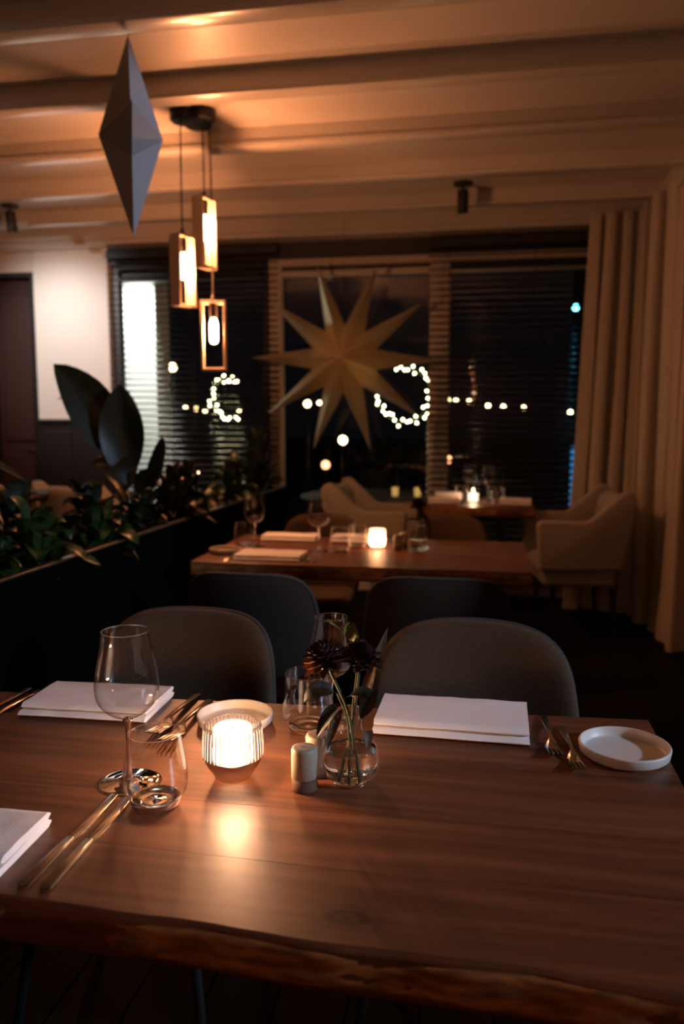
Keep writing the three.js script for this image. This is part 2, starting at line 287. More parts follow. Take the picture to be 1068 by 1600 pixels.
function board(x0, x1, z0, z1, y1, th, wavy, taper) {         // rounded board; its near long side may be a live edge
  const nx = 64, prof = [];
  const ring = 14; for (let i = 0; i <= ring; i++) prof.push(i);
  const s = new THREE.Shape(), r = 0.0004, rn = wavy ? 0.006 : r, D = z1 - z0;
  s.moveTo(r, 0); s.lineTo(D - rn, 0); s.quadraticCurveTo(D, 0, D, rn); s.lineTo(D, th - rn); s.quadraticCurveTo(D, th, D - rn, th); s.lineTo(r, th); s.quadraticCurveTo(0, th, 0, th - r); s.lineTo(0, r); s.quadraticCurveTo(0, 0, r, 0);
  let g = new THREE.ExtrudeGeometry(s, { depth: x1 - x0, steps: nx, bevelEnabled: false, curveSegments: 5 });
  const p = g.attributes.position;       // shape x -> z, shape y -> y, depth -> x
  for (let i = 0; i < p.count; i++) {
    const zz = p.getX(i), yy = p.getY(i), xx = p.getZ(i);
    let dz = 0;
    if (wavy && zz > D * 0.6) dz = (0.012 * noise((x0 + xx) * 3.1, 4) + 0.006 * noise((x0 + xx) * 9, 7)) * (zz - D * 0.6) / (D * 0.4);
    p.setXYZ(i, x0 + xx, y1 - th + yy, z0 + zz + dz + (taper ? taper(x0 + xx, z0 + zz) : 0));
  }
  for (let i = 0; i < p.count; i += 3) { const b = [p.getX(i + 1), p.getY(i + 1), p.getZ(i + 1)]; p.setXYZ(i + 1, p.getX(i + 2), p.getY(i + 2), p.getZ(i + 2)); p.setXYZ(i + 2, ...b); }   // faces outwards
  g.computeVertexNormals(); g = toCreasedNormals(g, 0.7);
  const uv = g.attributes.uv, q = g.attributes.position, n = g.attributes.normal;
  for (let i = 0; i < q.count; i += 3) {             // the flat top stays flat up to its rounded edges
    if (Math.min(q.getY(i), q.getY(i + 1), q.getY(i + 2)) > y1 - 1e-5) for (let k = 0; k < 3; k++) n.setXYZ(i + k, 0, 1, 0);
  }
  for (let i = 0; i < q.count; i++) uv.setXY(i, (q.getX(i) - x0) / 1.4, Math.abs(n.getY(i)) > 0.5 ? (z1 - q.getZ(i)) / 0.2 : q.getY(i) / 0.2);
  return g;
}
function table(label, x0, x1, z0, z1, n, legs, taper) {
  const cx = (x0 + x1) / 2, cz = (z0 + z1) / 2, t = thing('dining_table', label, 'table', [cx, 0, cz], 0, 'oak dining tables'), H = 0.75, th = 0.056, D = (z1 - z0) / n;
  for (let i = 0; i < n; i++) {
    const last = i === n - 1;
    const m = part('top_board', board(x0 - cx, x1 - cx, z0 - cz + i * D, z0 - cz + (i + 1) * D - 0.0002, H, th, last, taper), boardMats[(i + 5 - n) % 5 < 0 ? 0 : (i + 5 - n)], t);
    if (last) {
      const zz = z0 - cz + n * D, g = new THREE.PlaneGeometry(x1 - x0 - 0.006, 1, 120, 10), p = g.attributes.position, uv = g.attributes.uv;
      for (let k = 0; k < p.count; k++) {            // rough sawn-off bark side, a little proud of the board
        const X = p.getX(k), v = p.getY(k) + 0.5, Y = H - th + 0.003 + v * (th - 0.0065), lx = X + 0;
        const dz = 0.012 * noise((x0 - cx + X - (x0 - cx) * 0 + 0) * 3.1, 4) + 0.006 * noise(X * 9, 7);
        const edge = Math.min(1, Math.min(v, 1 - v) * 7);
        p.setXYZ(k, X, Y, zz + dz - 0.004 + edge * (0.0055 + 0.0016 * noise(X * 16, v * 3, 3) + 0.0012 * noise(X * 60, v * 16, 5)) + (taper ? taper(X, zz) : 0));
        uv.setXY(k, X * 1.6, v * 0.8);
      }
      g.computeVertexNormals(); part('live_edge', g, edgeMat, m);
    }
  }
  for (const s of [-1, 1]) {
    const x = s * ((x1 - x0) / 2 - legs);
    part('leg_frame', [box(x - 0.03, 0.01, z0 - cz + 0.1, x + 0.03, 0.05, z1 - cz - 0.1, 0.004), box(x - 0.03, 0.05, -0.045, x + 0.03, 0.66, 0.045, 0.004), box(x - 0.03, 0.66, z0 - cz + 0.1, x + 0.03, 0.698, z1 - cz - 0.1, 0.004)], M.steelLeg, t);
  }
  return t;
}
table('large oak table in the foreground with the ribbed glass candle on it', -1.0, 0.301, -1.472, -0.768, 5, 0.12, (x, z) => { const t = (z + 0.352) / 0.704, X = x - 0.35; return (1 - t) * (-0.058 * (X - 0.08)) + t * (0.036 * (X + 0.23)); });
table('oak table in the middle of the room with the small frosted candle', -1.12, 0.17, -3.60, -2.885, 5, 0.14);
table('small square oak table by the window between two pale armchairs', -0.385, 0.30, -5.66, -5.0, 4, 0.2);

// ------------------------------------------------------------------ chairs
const backMap = (dome, H0, H1, wTop, wBot) => (X, Y, o) => {
  const v = Math.max(0, (Y + 1) / 2), hw = wBot + (wTop - wBot) * v ** 1.4, x = X * hw, y = H0 + (H1 - H0) * v + dome * (1 - X * X) * v;
  return [x, y, -0.235 + 1.15 * x * x - 0.10 * v + o];
};
function makeChair(label, fabric, dome, pipe, group) {
  const t = thing('dining_chair', label, 'chair', [0, 0, 0], 0, 'upholstered dining chairs');
  const map = backMap(dome, 0.42, 0.825, 0.218, 0.258);
  part('backrest', pillow(map, { n: 22, e: 4.8, T: 0.03, k: 10 }), fabric, t);
  if (pipe) {
    const pts = []; for (let i = 0; i <= 40; i++) { const a = Math.PI * (-0.05 + 1.1 * i / 40), c = Math.cos(a), s = Math.sin(a), b = 1 / Math.pow(Math.abs(c) ** 4.8 + Math.abs(s) ** 4.8, 1 / 4.8); const q = map(c * b * 0.985, s * b * 0.985, -0.014); pts.push(q); }
    part('piping', tube(pts, 0.0055, 80, 6), M.piping, t);
  }
  part('seat', pillow((X, Y, o) => [X * 0.245, 0.435 + 0.02 * X * X + o - 0.012 * Y, Y * 0.235], { n: 16, e: 4, T: 0.04, k: 8 }), fabric, t);
  part('seat_frame', [rod([-0.17, 0.385, -0.17], [-0.17, 0.385, 0.17], 0.012), rod([0.17, 0.385, -0.17], [0.17, 0.385, 0.17], 0.012), rod([-0.17, 0.385, 0], [0.17, 0.385, 0], 0.012)], M.black, t);
  for (const [sx, sz] of [[-1, 1], [1, 1], [-1, -1], [1, -1]]) part('leg', rod([sx * 0.22, 0, sz * 0.21], [sx * 0.165, 0.395, sz * 0.16], 0.009, 0.013), M.black, t);
  return t;
}
const cA = makeChair('brown upholstered chair behind the foreground table, left of the flower vase', M.chair, 0.008, true); cA.position.set(-0.715, 0, -1.545); cA.scale.set(0.95, 0.985, 1);
const cB = makeChair('brown upholstered chair behind the foreground table, behind the right-hand napkin', M.chair, 0.022, true); cB.position.set(-0.022, 0, -1.535); cB.scale.set(0.98, 0.975, 1);
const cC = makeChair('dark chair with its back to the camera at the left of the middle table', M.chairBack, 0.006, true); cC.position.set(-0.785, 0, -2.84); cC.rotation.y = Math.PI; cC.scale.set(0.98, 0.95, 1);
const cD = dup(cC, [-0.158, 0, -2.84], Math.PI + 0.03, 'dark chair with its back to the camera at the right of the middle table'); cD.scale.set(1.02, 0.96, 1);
const cE = dup(cA, [-0.815, 0, -3.62], 0, 'brown chair on the window side of the middle table behind the wine glasses'); cE.scale.set(0.84, 0.98, 1);
const cF = dup(cB, [-0.175, 0, -3.62], 0, 'brown chair on the window side of the middle table behind its flower vase'); cF.scale.set(0.84, 0.975, 1);

function makeArmchair(label) {      // faces +x
  const t = thing('armchair', label, 'armchair', [0, 0, 0], 0, 'pale armchairs');
  const s = new THREE.Shape(); s.moveTo(0.29, 0.45); s.lineTo(0.31, 0.68); s.quadraticCurveTo(0.31, 0.705, 0.28, 0.705); s.lineTo(0.03, 0.70); s.quadraticCurveTo(-0.02, 0.70, -0.06, 0.735); s.lineTo(-0.225, 0.868); s.quadraticCurveTo(-0.255, 0.888, -0.280, 0.868); s.quadraticCurveTo(-0.305, 0.845, -0.295, 0.815); s.lineTo(-0.22, 0.45); s.closePath();
  for (const sd of [-1, 1]) {
    const g = new THREE.ExtrudeGeometry(s, { depth: 0.045, bevelEnabled: true, bevelSize: 0.016, bevelThickness: 0.016, bevelSegments: 3, curveSegments: 8 });
    g.translate(0, 0, -0.0225 + sd * 0.285);
    part('arm', toCreasedNormals(g, 0.7), M.armchair, t);
  }
  part('back', pillow((X, Y, o) => [-0.235 - 0.035 * Y + 0.03 * X * X + o, 0.63 + 0.235 * Y, X * 0.27], { n: 14, e: 5, T: 0.045, k: 8 }), M.armchair, t);
  part('seat_cushion', pillow((X, Y, o) => [0.05 + X * 0.26, 0.43 + o, Y * 0.245], { n: 14, e: 5, T: 0.06, k: 8 }), M.armchair, t);
  part('seat_base', box(-0.20, 0.33, -0.29, 0.28, 0.44, 0.29, 0.03), M.armchair, t);
  for (const [sx, sz] of [[-1, 1], [1, 1], [-1, -1], [1, -1]]) part('leg', rod([sx * 0.22, 0, sz * 0.25], [sx * 0.2, 0.31, sz * 0.23], 0.011, 0.018), M.black, t);
  return t;
}
const aL = makeArmchair('pale armchair left of the small table by the window'); aL.position.set(-0.76, 0, -5.28); aL.rotation.y = -0.05; aL.scale.set(0.87, 0.99, 0.95);
dup(aL, [0.54, 0, -4.98], Math.PI + 0.12, 'pale armchair right of the small table, in front of the curtains');
{ const o = dup(aL, [-2.63, 0, -5.0], 1.25, 'beige armchair half hidden behind the leafy planter on the left'); }

{ // brass stool behind the planter
  const t = thing('brass_stool', 'stool with curved brass legs half hidden behind the planter at the left', 'stool', [-2.80, 0, -4.45]);
  part('seat', lathe([[0, 0.80], [0.14, 0.80], [0.155, 0.815], [0.155, 0.835], [0.14, 0.85], [0, 0.855]], 36), M.wainscot, t);
  for (let k = 0; k < 6; k++) { const a = k * Math.PI / 3 + 0.2, c = Math.cos(a), s = Math.sin(a); part('leg', tube([[0.15 * c, 0, 0.15 * s], [0.09 * c, 0.3, 0.09 * s], [0.10 * c, 0.62, 0.10 * s], [0.135 * c, 0.80, 0.135 * s]], 0.008, 20, 8), M.brass, t); }
  part('foot_ring', (() => { const g = new THREE.TorusGeometry(0.155, 0.008, 8, 40); g.rotateX(Math.PI / 2); g.translate(0, 0.009, 0); return g; })(), M.brass, t);
}
// ------------------------------------------------------------------ planter and plants
{
  const p = thing('planter', 'long black planter box full of green plants on the left', 'planter', [-1.43, 0, -2.95]);
  const L = 1.95, W = 0.18, H = 0.87;
  part('panel', box(W - 0.02, 0, -L, W, H, L, 0.003), M.planter, p); part('panel', box(-W, 0, -L, -W + 0.02, H, L, 0.003), M.planter, p);
  part('end_panel', box(-W + 0.02, 0, -L, W - 0.02, H, -L + 0.02, 0.003), M.planter, p); part('end_panel', box(-W + 0.02, 0, L - 0.02, W - 0.02, H, L, 0.003), M.planter, p);
  part('rim', [box(W - 0.022, H, -L, W + 0.003, H + 0.008, L, 0.003), box(-W - 0.003, H, -L, -W + 0.022, H + 0.008, L, 0.003)], M.rim, p);
  const soil = new THREE.PlaneGeometry(2 * W - 0.04, 2 * L - 0.04, 8, 60); soil.rotateX(-Math.PI / 2); const q = soil.attributes.position; for (let i = 0; i < q.count; i++) q.setY(i, 0.80 + 0.015 * noise(q.getX(i) * 12, q.getZ(i) * 12)); soil.computeVertexNormals();
  part('soil', soil, M.soil, p);
}
// tall plant with paddle leaves; points are local to its foot at the soil
function plantGroup(label, x, z, cat = 'plant', name = 'leafy_plant') { return thing(name, label, cat, [x, 0.80, z], 0, 'plants in the planter'); }
{
  const bx = -1.50, bz = -3.2, P = plantGroup('tall plant with big paddle-shaped leaves rising from the planter before the white wall', bx, bz, 'plant', 'paddle_leaf_plant');
  const big = (x0, x1, x2, W, n, o) => part('leaf', leafAlong(x0, x1, x2, W, n, { n: 16, m: 6, ...o }), M.leafDark, P);
  big([0, 0, 0], [-0.06, 0.52, 0.02], [-0.315, 0.73, 0.05], 0.20, [0.35, 0.35, 0.9], { petiole: 0.38, fold: 0.12, tipPow: 0.75 });
  big([0.0, 0, 0], [-0.05, 0.42, 0], [-0.01, 0.645, 0.06], 0.185, [0.42, 0.1, 0.9], { petiole: 0.28, fold: 0.12, tipPow: 0.9 });
  big([0.01, 0, 0.02], [0.06, 0.36, 0.02], [-0.16, 0.305, 0.06], 0.13, [0.1, 0.8, 0.7], { petiole: 0.4, fold: 0.1 });
  big([-0.02, 0, 0], [-0.12, 0.66, 0], [-0.325, 0.58, 0.02], 0.03, [0, 0.8, 0.6], { petiole: 0.72, fold: 0.1 });
  big([0.0, 0, -0.02], [0.12, 0.3, -0.05], [0.10, 0.42, -0.1], 0.10, [-0.4, 0.2, 1], { petiole: 0.35, fold: 0.12 });
  for (let k = 0; k < 5; k++) { const a = rr(0, 6.28), r = rr(0.08, 0.16); big([0.01 * k, 0, 0], [Math.cos(a) * r * 0.4, rr(0.15, 0.3), Math.sin(a) * r * 0.4], [Math.cos(a) * r, rr(0.2, 0.36), Math.sin(a) * r], 0.07, [-Math.cos(a), 1.2, -Math.sin(a)], { petiole: 0.35 }); }
}
function bushy(label, x, z, n, h, spread, W, mat, { droop = 0.5, petiole = 0.2, name = 'leafy_plant', fold = 0.2, tipPow = 0.8 } = {}) {
  const P = plantGroup(label, x, z, 'plant', name); n = Math.round(n * 1.4); W *= 1.3;
  for (let k = 0; k < n; k++) {
    const a = k * 2.4 + rr(-0.4, 0.4), u = (k + 0.5) / n, r = spread * (0.35 + 0.65 * u) * rr(0.75, 1.1), top = h * (1.05 - 0.7 * u) * rr(0.85, 1.1);
    const c = Math.cos(a), s = Math.sin(a);
    part('leaf', leafAlong([c * 0.015, 0, s * 0.015], [c * r * 0.45, top * 1.05, s * r * 0.45], [c * r, top * (1 - droop * u), s * r], W * rr(0.75, 1.2), [-c * 0.9 + rr(-0.4, 0.4), 1, -s * 0.9 + rr(-0.4, 0.4)], { petiole, fold, tipPow, n: 9, m: 4 }), mat, P);
  }
  return P;
}
bushy('low leafy plant spilling over the near end of the planter', -1.42, -2.02, 22, 0.20, 0.20, 0.07, M.leafMid, { droop: 0.9 });
bushy('bushy plant with pointed leaves at the left edge of the photo', -1.52, -2.36, 20, 0.30, 0.20, 0.06, M.leafDark, { droop: 0.5, petiole: 0.3 });
bushy('light green trailing plant hanging over the planter rim, below the tall paddle leaves', -1.36, -2.62, 26, 0.21, 0.20, 0.065, M.leafMid, { droop: 1.0 });
bushy('dark broad-leaved plant just left of the tall paddle-leaf plant', -1.52, -2.86, 18, 0.26, 0.2, 0.075, M.leafDark, { droop: 0.6, petiole: 0.3 });
bushy('dark fern-like plant right of the tall paddle-leaf plant', -1.36, -3.30, 26, 0.30, 0.2, 0.05, M.leafDark, { droop: 0.7 });
bushy('small-leaved plant in the planter in front of the left window blind', -1.46, -3.72, 26, 0.30, 0.2, 0.055, M.leafMid, { droop: 0.7 });
bushy('green plant at the far end of the planter beside the wine glass', -1.36, -4.15, 24, 0.30, 0.2, 0.05, M.leafMid, { droop: 0.8 });
bushy('tall dark narrow bush at the end of the planter, left of the window post', -1.36, -4.62, 34, 0.44, 0.17, 0.045, M.leafDark, { droop: 0.15, petiole: 0.1 });
bushy('low dark plant filling the planter right under the tall paddle leaves', -1.38, -3.02, 20, 0.22, 0.19, 0.06, M.leafDark, { droop: 0.9 });
bushy('pale-edged leafy plant second from the near end of the planter', -1.36, -2.22, 22, 0.24, 0.2, 0.06, M.leafMid, { droop: 0.8 });
{ // long arching leaf plant whose leaf enters at the left edge
  const P = plantGroup('plant with one long arching leaf at the left edge above the others', -1.58, -2.12, 'plant', 'arching_leaf_plant');
  part('leaf', leafAlong([0, 0, 0], [-0.06, 0.52, 0.05], [0.17, 0.30, -0.15], 0.065, [0, 1, 0.5], { petiole: 0.5, n: 14 }), M.leafDark, P);
  part('leaf', leafAlong([0, 0, 0], [-0.02, 0.25, 0], [0.06, 0.34, -0.08], 0.05, [0.4, 0.1, 1], { petiole: 0.25, n: 12 }), M.leafMid, P);
  part('leaf', leafAlong([0, 0, 0], [-0.12, 0.3, 0], [-0.2, 0.28, -0.06], 0.06, [0.4, 1, 0.5], { petiole: 0.3, n: 12 }), M.leafDark, P);
}

// ------------------------------------------------------------------ curtains
function curtain(label, path, h0, h1, folds, amp, gather, ph) {
  const cv = new THREE.CatmullRomCurve3(path.map(p => V(p[0], 0, p[1]))), nu = 220, nv = 30, pos = [], uv = [], idx = [], o = V(path[0][0], 0, path[0][1]);
  for (let j = 0; j <= nv; j++) for (let i = 0; i <= nu; i++) {
    const u = i / nu, v = j / nv, P = cv.getPoint(u), T = cv.getTangent(u), N = V(-T.z, 0, T.x);
    const f = folds * u * 2 * Math.PI + ph + 0.5 * noise(u * 5, v * 1.2), a = amp * (0.55 + 0.45 * (1 - v)) * (0.7 + 0.6 * noise(u * 4 + 3, v * 0.8, 5));
    const off = a * Math.sin(f) + 0.16 * a * Math.sin(2.3 * f + 1 + v), sl = -0.55 * a * Math.sin(2 * f), sh = gather * v * (1 - u);
    const X = P.addScaledVector(N, off).addScaledVector(T, sl + sh);
    pos.push(X.x - o.x, h0 + (h1 - h0) * v, X.z - o.z); uv.push(u * 1.4, v * 2.6);
  }
  for (let j = 0; j < nv; j++) for (let i = 0; i < nu; i++) { const a = j * (nu + 1) + i; idx.push(a, a + 1, a + nu + 1, a + 1, a + nu + 2, a + nu + 1); }
  const g = new THREE.BufferGeometry(); g.setAttribute('position', new THREE.Float32BufferAttribute(pos, 3)); g.setAttribute('uv', new THREE.Float32BufferAttribute(uv, 2)); g.setIndex(idx); g.computeVertexNormals();
  const t = thing('curtain', label, 'curtain', [o.x, 0, o.z], 0, 'curtains'); part('cloth', g, M.curtain, t); return t;
}
curtain('grey beige curtain drawn to the side of the window behind the right armchair', [[0.555, -5.55], [0.78, -5.55], [1.0, -5.50]], 0.012, 2.615, 3.6, 0.10, 0.09, 0.4);
curtain('warm beige curtain along the right wall nearest the camera', [[0.955, -5.40], [1.02, -5.1], [1.06, -4.75], [1.08, -4.5]], 0.012, 2.64, 4.6, 0.085, 0, 2.2);

// ------------------------------------------------------------------ venetian blinds
function blind(label, x0, x1) {
  const w = x1 - x0, cx = (x0 + x1) / 2, t = thing('venetian_blind', label, 'blind', [cx, 0, ZB + 0.075], 0, 'venetian blinds');
  part('head_rail', box(-w / 2, 2.50, -0.03, w / 2, 2.555, 0.03, 0.004), M.darkFrame, t);
  const s = new THREE.Shape(), b = 0.024, th = 0.0012; s.moveTo(-b, 0); s.quadraticCurveTo(0, 0.007, b, 0); s.lineTo(b, th); s.quadraticCurveTo(0, 0.007 + th, -b, th); s.closePath();
  const g = new THREE.ExtrudeGeometry(s, { depth: w, bevelEnabled: false, curveSegments: 4 }); g.translate(0, 0, -w / 2); g.rotateY(Math.PI / 2); g.rotateX(0.36);
  for (let y = 0.16; y < 2.49; y += 0.0465) part('slat', g, M.slat, t, [0, y, 0]);
  part('bottom_rail', box(-w / 2, 0.105, -0.025, w / 2, 0.125, 0.025, 0.004), M.darkFrame, t);
  for (const k of [-0.4, 0, 0.4]) part('ladder_cord', [rod([k * w, 0.12, 0.026], [k * w, 2.5, 0.026], 0.0012, 0.0012, 5), rod([k * w, 0.12, -0.026], [k * w, 2.5, -0.026], 0.0012, 0.0012, 5)], M.cord, t);
}
blind('black venetian blind on the left part of the window behind the pendant lamps', -2.87, -1.535);
blind('black venetian blind on the right part of the window beside the curtains', -0.435, 1.03);

// ------------------------------------------------------------------ golden star in the window
function starGeometry(n, R, r, d, seamPhase = 0) {      // closed folded star in the xy plane, apexes at +-d in z
  const pos = [], ring = [];
  for (let k = 0; k < 2 * n; k++) { const a = Math.PI / 2 + k * Math.PI / n + seamPhase, q = k % 2 ? r : R; ring.push([q * Math.cos(a), q * Math.sin(a), 0]); }
  for (const z of [d, -d]) for (let k = 0; k < 2 * n; k++) { const A = ring[k], B = ring[(k + 1) % (2 * n)]; pos.push(0, 0, z, ...(z > 0 ? [...A, ...B] : [...B, ...A])); }
  const g = new THREE.BufferGeometry(); g.setAttribute('position', new THREE.Float32BufferAttribute(pos, 3)); g.computeVertexNormals();
  const uv = []; for (let i = 0; i < pos.length; i += 3) uv.push(pos[i], pos[i + 1]); g.setAttribute('uv', new THREE.Float32BufferAttribute(uv, 2)); return g;
}
{
  const t = thing('star_ornament', 'large golden ten-pointed paper star hanging in the middle window', 'star', [-1.005, 1.715, -5.62], 0.05);
  part('folded_star', starGeometry(10, 0.675, 0.235, 0.2, 0.29), M.gold, t);
  part('hanging_thread', rod([0, 0.22, 0], [0, 1.029, 0], 0.0012, 0.0012, 5), M.cord, t);
}
{ // pale paper star hung edge-on from the beam
  const t = thing('hanging_paper_star', 'pale grey four-pointed paper star hanging from the ceiling beam, top left', 'star', [-1.275, 2.297, -2.80], Math.atan2(1.275, 2.80) + Math.PI / 2 + 0.02);
  part('folded_star', starGeometry(4, 0.345, 0.135, 0.112), M.paper, t);
  part('hook', [tube([[0, 0.338, 0], [0, 0.348, 0.003], [0.012, 0.353, 0.006]], 0.0022, 10, 6)], M.steel, t);
}

// ------------------------------------------------------------------ pendant lamp with three wooden frames
{
  const px = -1.405, pz = -3.80, t = thing('pendant_lamp', 'pendant lamp with three open wooden frames and tube bulbs on black cords', 'lamp', [px, CH, pz], 0, 'pendant lamps');
  part('canopy', [0, 1, 2].map(k => { const a = k * 2.094 + 0.5; const g = lathe([[0, -0.048], [0.058, -0.048], [0.066, -0.04], [0.066, 0]], 28); g.translate(0.05 * Math.cos(a), 0, 0.05 * Math.sin(a)); return g; }), M.black, t);
  function lamp(dx, dz, top, turn) {           // top: height of the frame's top board
    const L = top - CH, H = 0.335, W = 0.122, D = 0.062, b = 0.012;
    part('cord', tube([[dx * 0.95, -0.04, dz * 0.95], [dx * 0.97, -0.12, dz * 0.97], [dx, L * 0.5, dz], [dx, L + 0.02, dz]], 0.0038, 20, 6), M.cord, t);
    const f = new THREE.Group(); f.name = 'lamp_frame'; f.position.set(dx, L, dz); f.rotation.y = turn; t.add(f);
    part('side_board', box(-W / 2, -H, -D / 2, -W / 2 + b, 0, D / 2, 0.002), M.lampWood, f); part('side_board', box(W / 2 - b, -H, -D / 2, W / 2, 0, D / 2, 0.002), M.lampWood, f);
    part('top_board', box(-W / 2 + b, -b, -D / 2, W / 2 - b, 0, D / 2, 0.002), M.lampWood, f); part('bottom_board', box(-W / 2 + b, -H, -D / 2, W / 2 - b, -H + b, D / 2, 0.002), M.lampWood, f);
    part('cord_grip', lathe([[0, 0.03], [0.008, 0.03], [0.012, 0.008], [0.012, 0]], 16), M.black, f);
    part('socket', lathe([[0, -b], [0.017, -b], [0.02, -0.02], [0.02, -0.075], [0.016, -0.082], [0, -0.082]], 24), M.black, f);
    part('bulb', lathe(smoothProfile([[0.0, -0.205], [0.012, -0.203], [0.02, -0.19], [0.021, -0.15], [0.021, -0.11], [0.014, -0.084], [0.012, -0.08]], 30), 24), M.bulb, f);
    pointLight(LIGHT.pendantColor, LIGHT.pendant, [0, -0.15, 0], f, 1.0);
  }
  lamp(0.075, -0.005, 1.868, 0.36 - 0.1);
  lamp(-0.045, 0.075, 2.166, 1.22);
  lamp(0.015, -0.07, 2.372, 1.32);
  // unseen lamp behind the camera, lights the table front and reflects in the window
  dup(t, [-0.30, CH, 2.62], 0.6, 'unseen pendant lamp behind the camera, placed to light the foreground table edge');
}
// ------------------------------------------------------------------ ceiling spots
function ceilingSpot(label, x, y, z, yaw, tilt, on) {
  const t = thing('ceiling_spot', label, 'spotlight', [x, y, z], yaw, 'ceiling spotlights');
  part('base_plate', lathe([[0, -0.016], [0.055, -0.016], [0.06, -0.012], [0.06, 0]], 28), M.black, t);
  part('stem', rod([0, -0.016, 0], [0, -0.05, 0], 0.008), M.black, t);
  const h = new THREE.Group(); h.name = 'head'; h.position.set(0, -0.06, 0); h.rotation.x = tilt; t.add(h);
  part('housing', lathe([[0, 0.02], [0.028, 0.02], [0.034, 0.012], [0.034, -0.115], [0.03, -0.118], [0.027, -0.105], [0.0, -0.10]], 28), M.black, h);
  part('lens', lathe([[0, -0.1095], [0.026, -0.1095], [0.026, -0.107], [0, -0.107]], 24), on ? M.houseGlow : M.darkFrame, h);
  return [t, h];
}
ceilingSpot('black ceiling spotlight over the golden star, right of the middle', -0.18, CH, -5.17, 0, 0.12);
{
  const [t] = ceilingSpot('black ceiling spotlight at the left edge lighting the white wall', -3.235, CH, -5.14, 0, 0.2, true);
  const s = new THREE.SpotLight(new THREE.Color().setRGB(...LIGHT.panelColor), 2.4, 0, 1.05, 0.85, 2); s.position.set(-3.235, CH - 0.185, -5.18); s.target.position.set(-3.3, 1.35, -5.95); s.castShadow = true; s.shadow.radius = 1.5; scene.add(s, s.target);
  const [t2, h2] = ceilingSpot('unseen ceiling spotlight out of view at the left, placed to light the white wall', -3.75, CH, -3.6, 0, 0.5, true);  // out of view, placed to light the white wall evenly
  const s2 = new THREE.SpotLight(new THREE.Color().setRGB(...LIGHT.panelColor), LIGHT.panelSpot, 0, 0.42, 0.6, 2); s2.position.set(-3.75, CH - 0.17, -3.68); s2.target.position.set(-3.24, 1.8, -5.9); s2.castShadow = true; s2.shadow.radius = 1.5; scene.add(s2, s2.target);
}
// ------------------------------------------------------------------ tableware makers
const TH = 0.75, onTable = z => ' on the ' + (z > -2 ? 'foreground' : z > -4.5 ? 'middle' : 'window') + ' table';
function wall2(pts, n) { const o = smoothProfile(pts, n); return [...o, ...o.map(([r, y], i) => [Math.max(0.0005, r - 0.0011), y + (i < 6 ? 0.0008 : 0)]).reverse()]; }
function wineGlass(label, x, z, k = 1, y = TH) {
  const t = thing('wine_glass', label, 'glass', [x, y, z], 0, 'wine glasses' + onTable(z)); const S = (a) => a.map(([r, h]) => [r * k, h * k]);
  part('bowl', lathe(wall2(S([[0.004, 0.102], [0.022, 0.108], [0.040, 0.124], [0.0475, 0.144], [0.046, 0.172], [0.0395, 0.205], [0.0345, 0.236]]), 40), 48), M.glass, t);
  part('rim', (() => { const g = new THREE.TorusGeometry(0.0345 * k, 0.0007, 8, 48); g.rotateX(Math.PI / 2); g.translate(0, 0.236 * k, 0); return g; })(), M.solidGlass, t);
  part('stem', lathe(smoothProfile(S([[0.0, 0.104], [0.0075, 0.1], [0.0042, 0.085], [0.0036, 0.05], [0.0046, 0.014], [0.012, 0.0065], [0.03, 0.0035], [0.0445, 0.0018], [0.046, 0.0008], [0.044, 0.0001], [0, 0.0001]]), 60), 40), M.solidGlass, t);
  return t;
}
function tumbler(label, x, z, k = 1, y = TH, rTop = 0.036, rMid = 0.046, H = 0.108) {
  const t = thing('tumbler', label, 'glass', [x, y, z], 0, 'water glasses' + onTable(z));
  part('bowl', lathe(wall2([[0.031 * k, 0.005], [0.043 * k, 0.022], [rMid * k, 0.042 * k], [rMid * 0.93 * k, 0.07 * k], [rTop * k, H * k]], 30), 48), M.glass, t);
  part('rim', (() => { const g = new THREE.TorusGeometry(rTop * k, 0.0006, 8, 48); g.rotateX(Math.PI / 2); g.translate(0, H * k, 0); return g; })(), M.solidGlass, t);
  part('base', lathe(smoothProfile([[0, 0.0095], [0.02 * k, 0.008], [0.031 * k, 0.012], [0.036 * k, 0.012], [0.034 * k, 0.004], [0.026 * k, 0.0002], [0, 0.0002]], 24), 40), M.solidGlass, t);
  return t;
}
function plate(label, x, z, R, y = TH, h = 0.021) {
  const t = thing('bread_plate', label, 'plate', [x, y, z], 0, 'bread plates on the tables');
  part('dish', lathe([[0, 0.004], [R - 0.012, 0.0045], [R - 0.007, 0.007], [R - 0.0045, h - 0.002], [R - 0.003, h], [R - 0.001, h - 0.001], [R, h - 0.003], [R - 0.002, 0.006], [R - 0.008, 0.0006], [R - 0.014, 0.0001], [0, 0.0001]].map(p => p), 64), M.ceramic, t);
  return t;
}
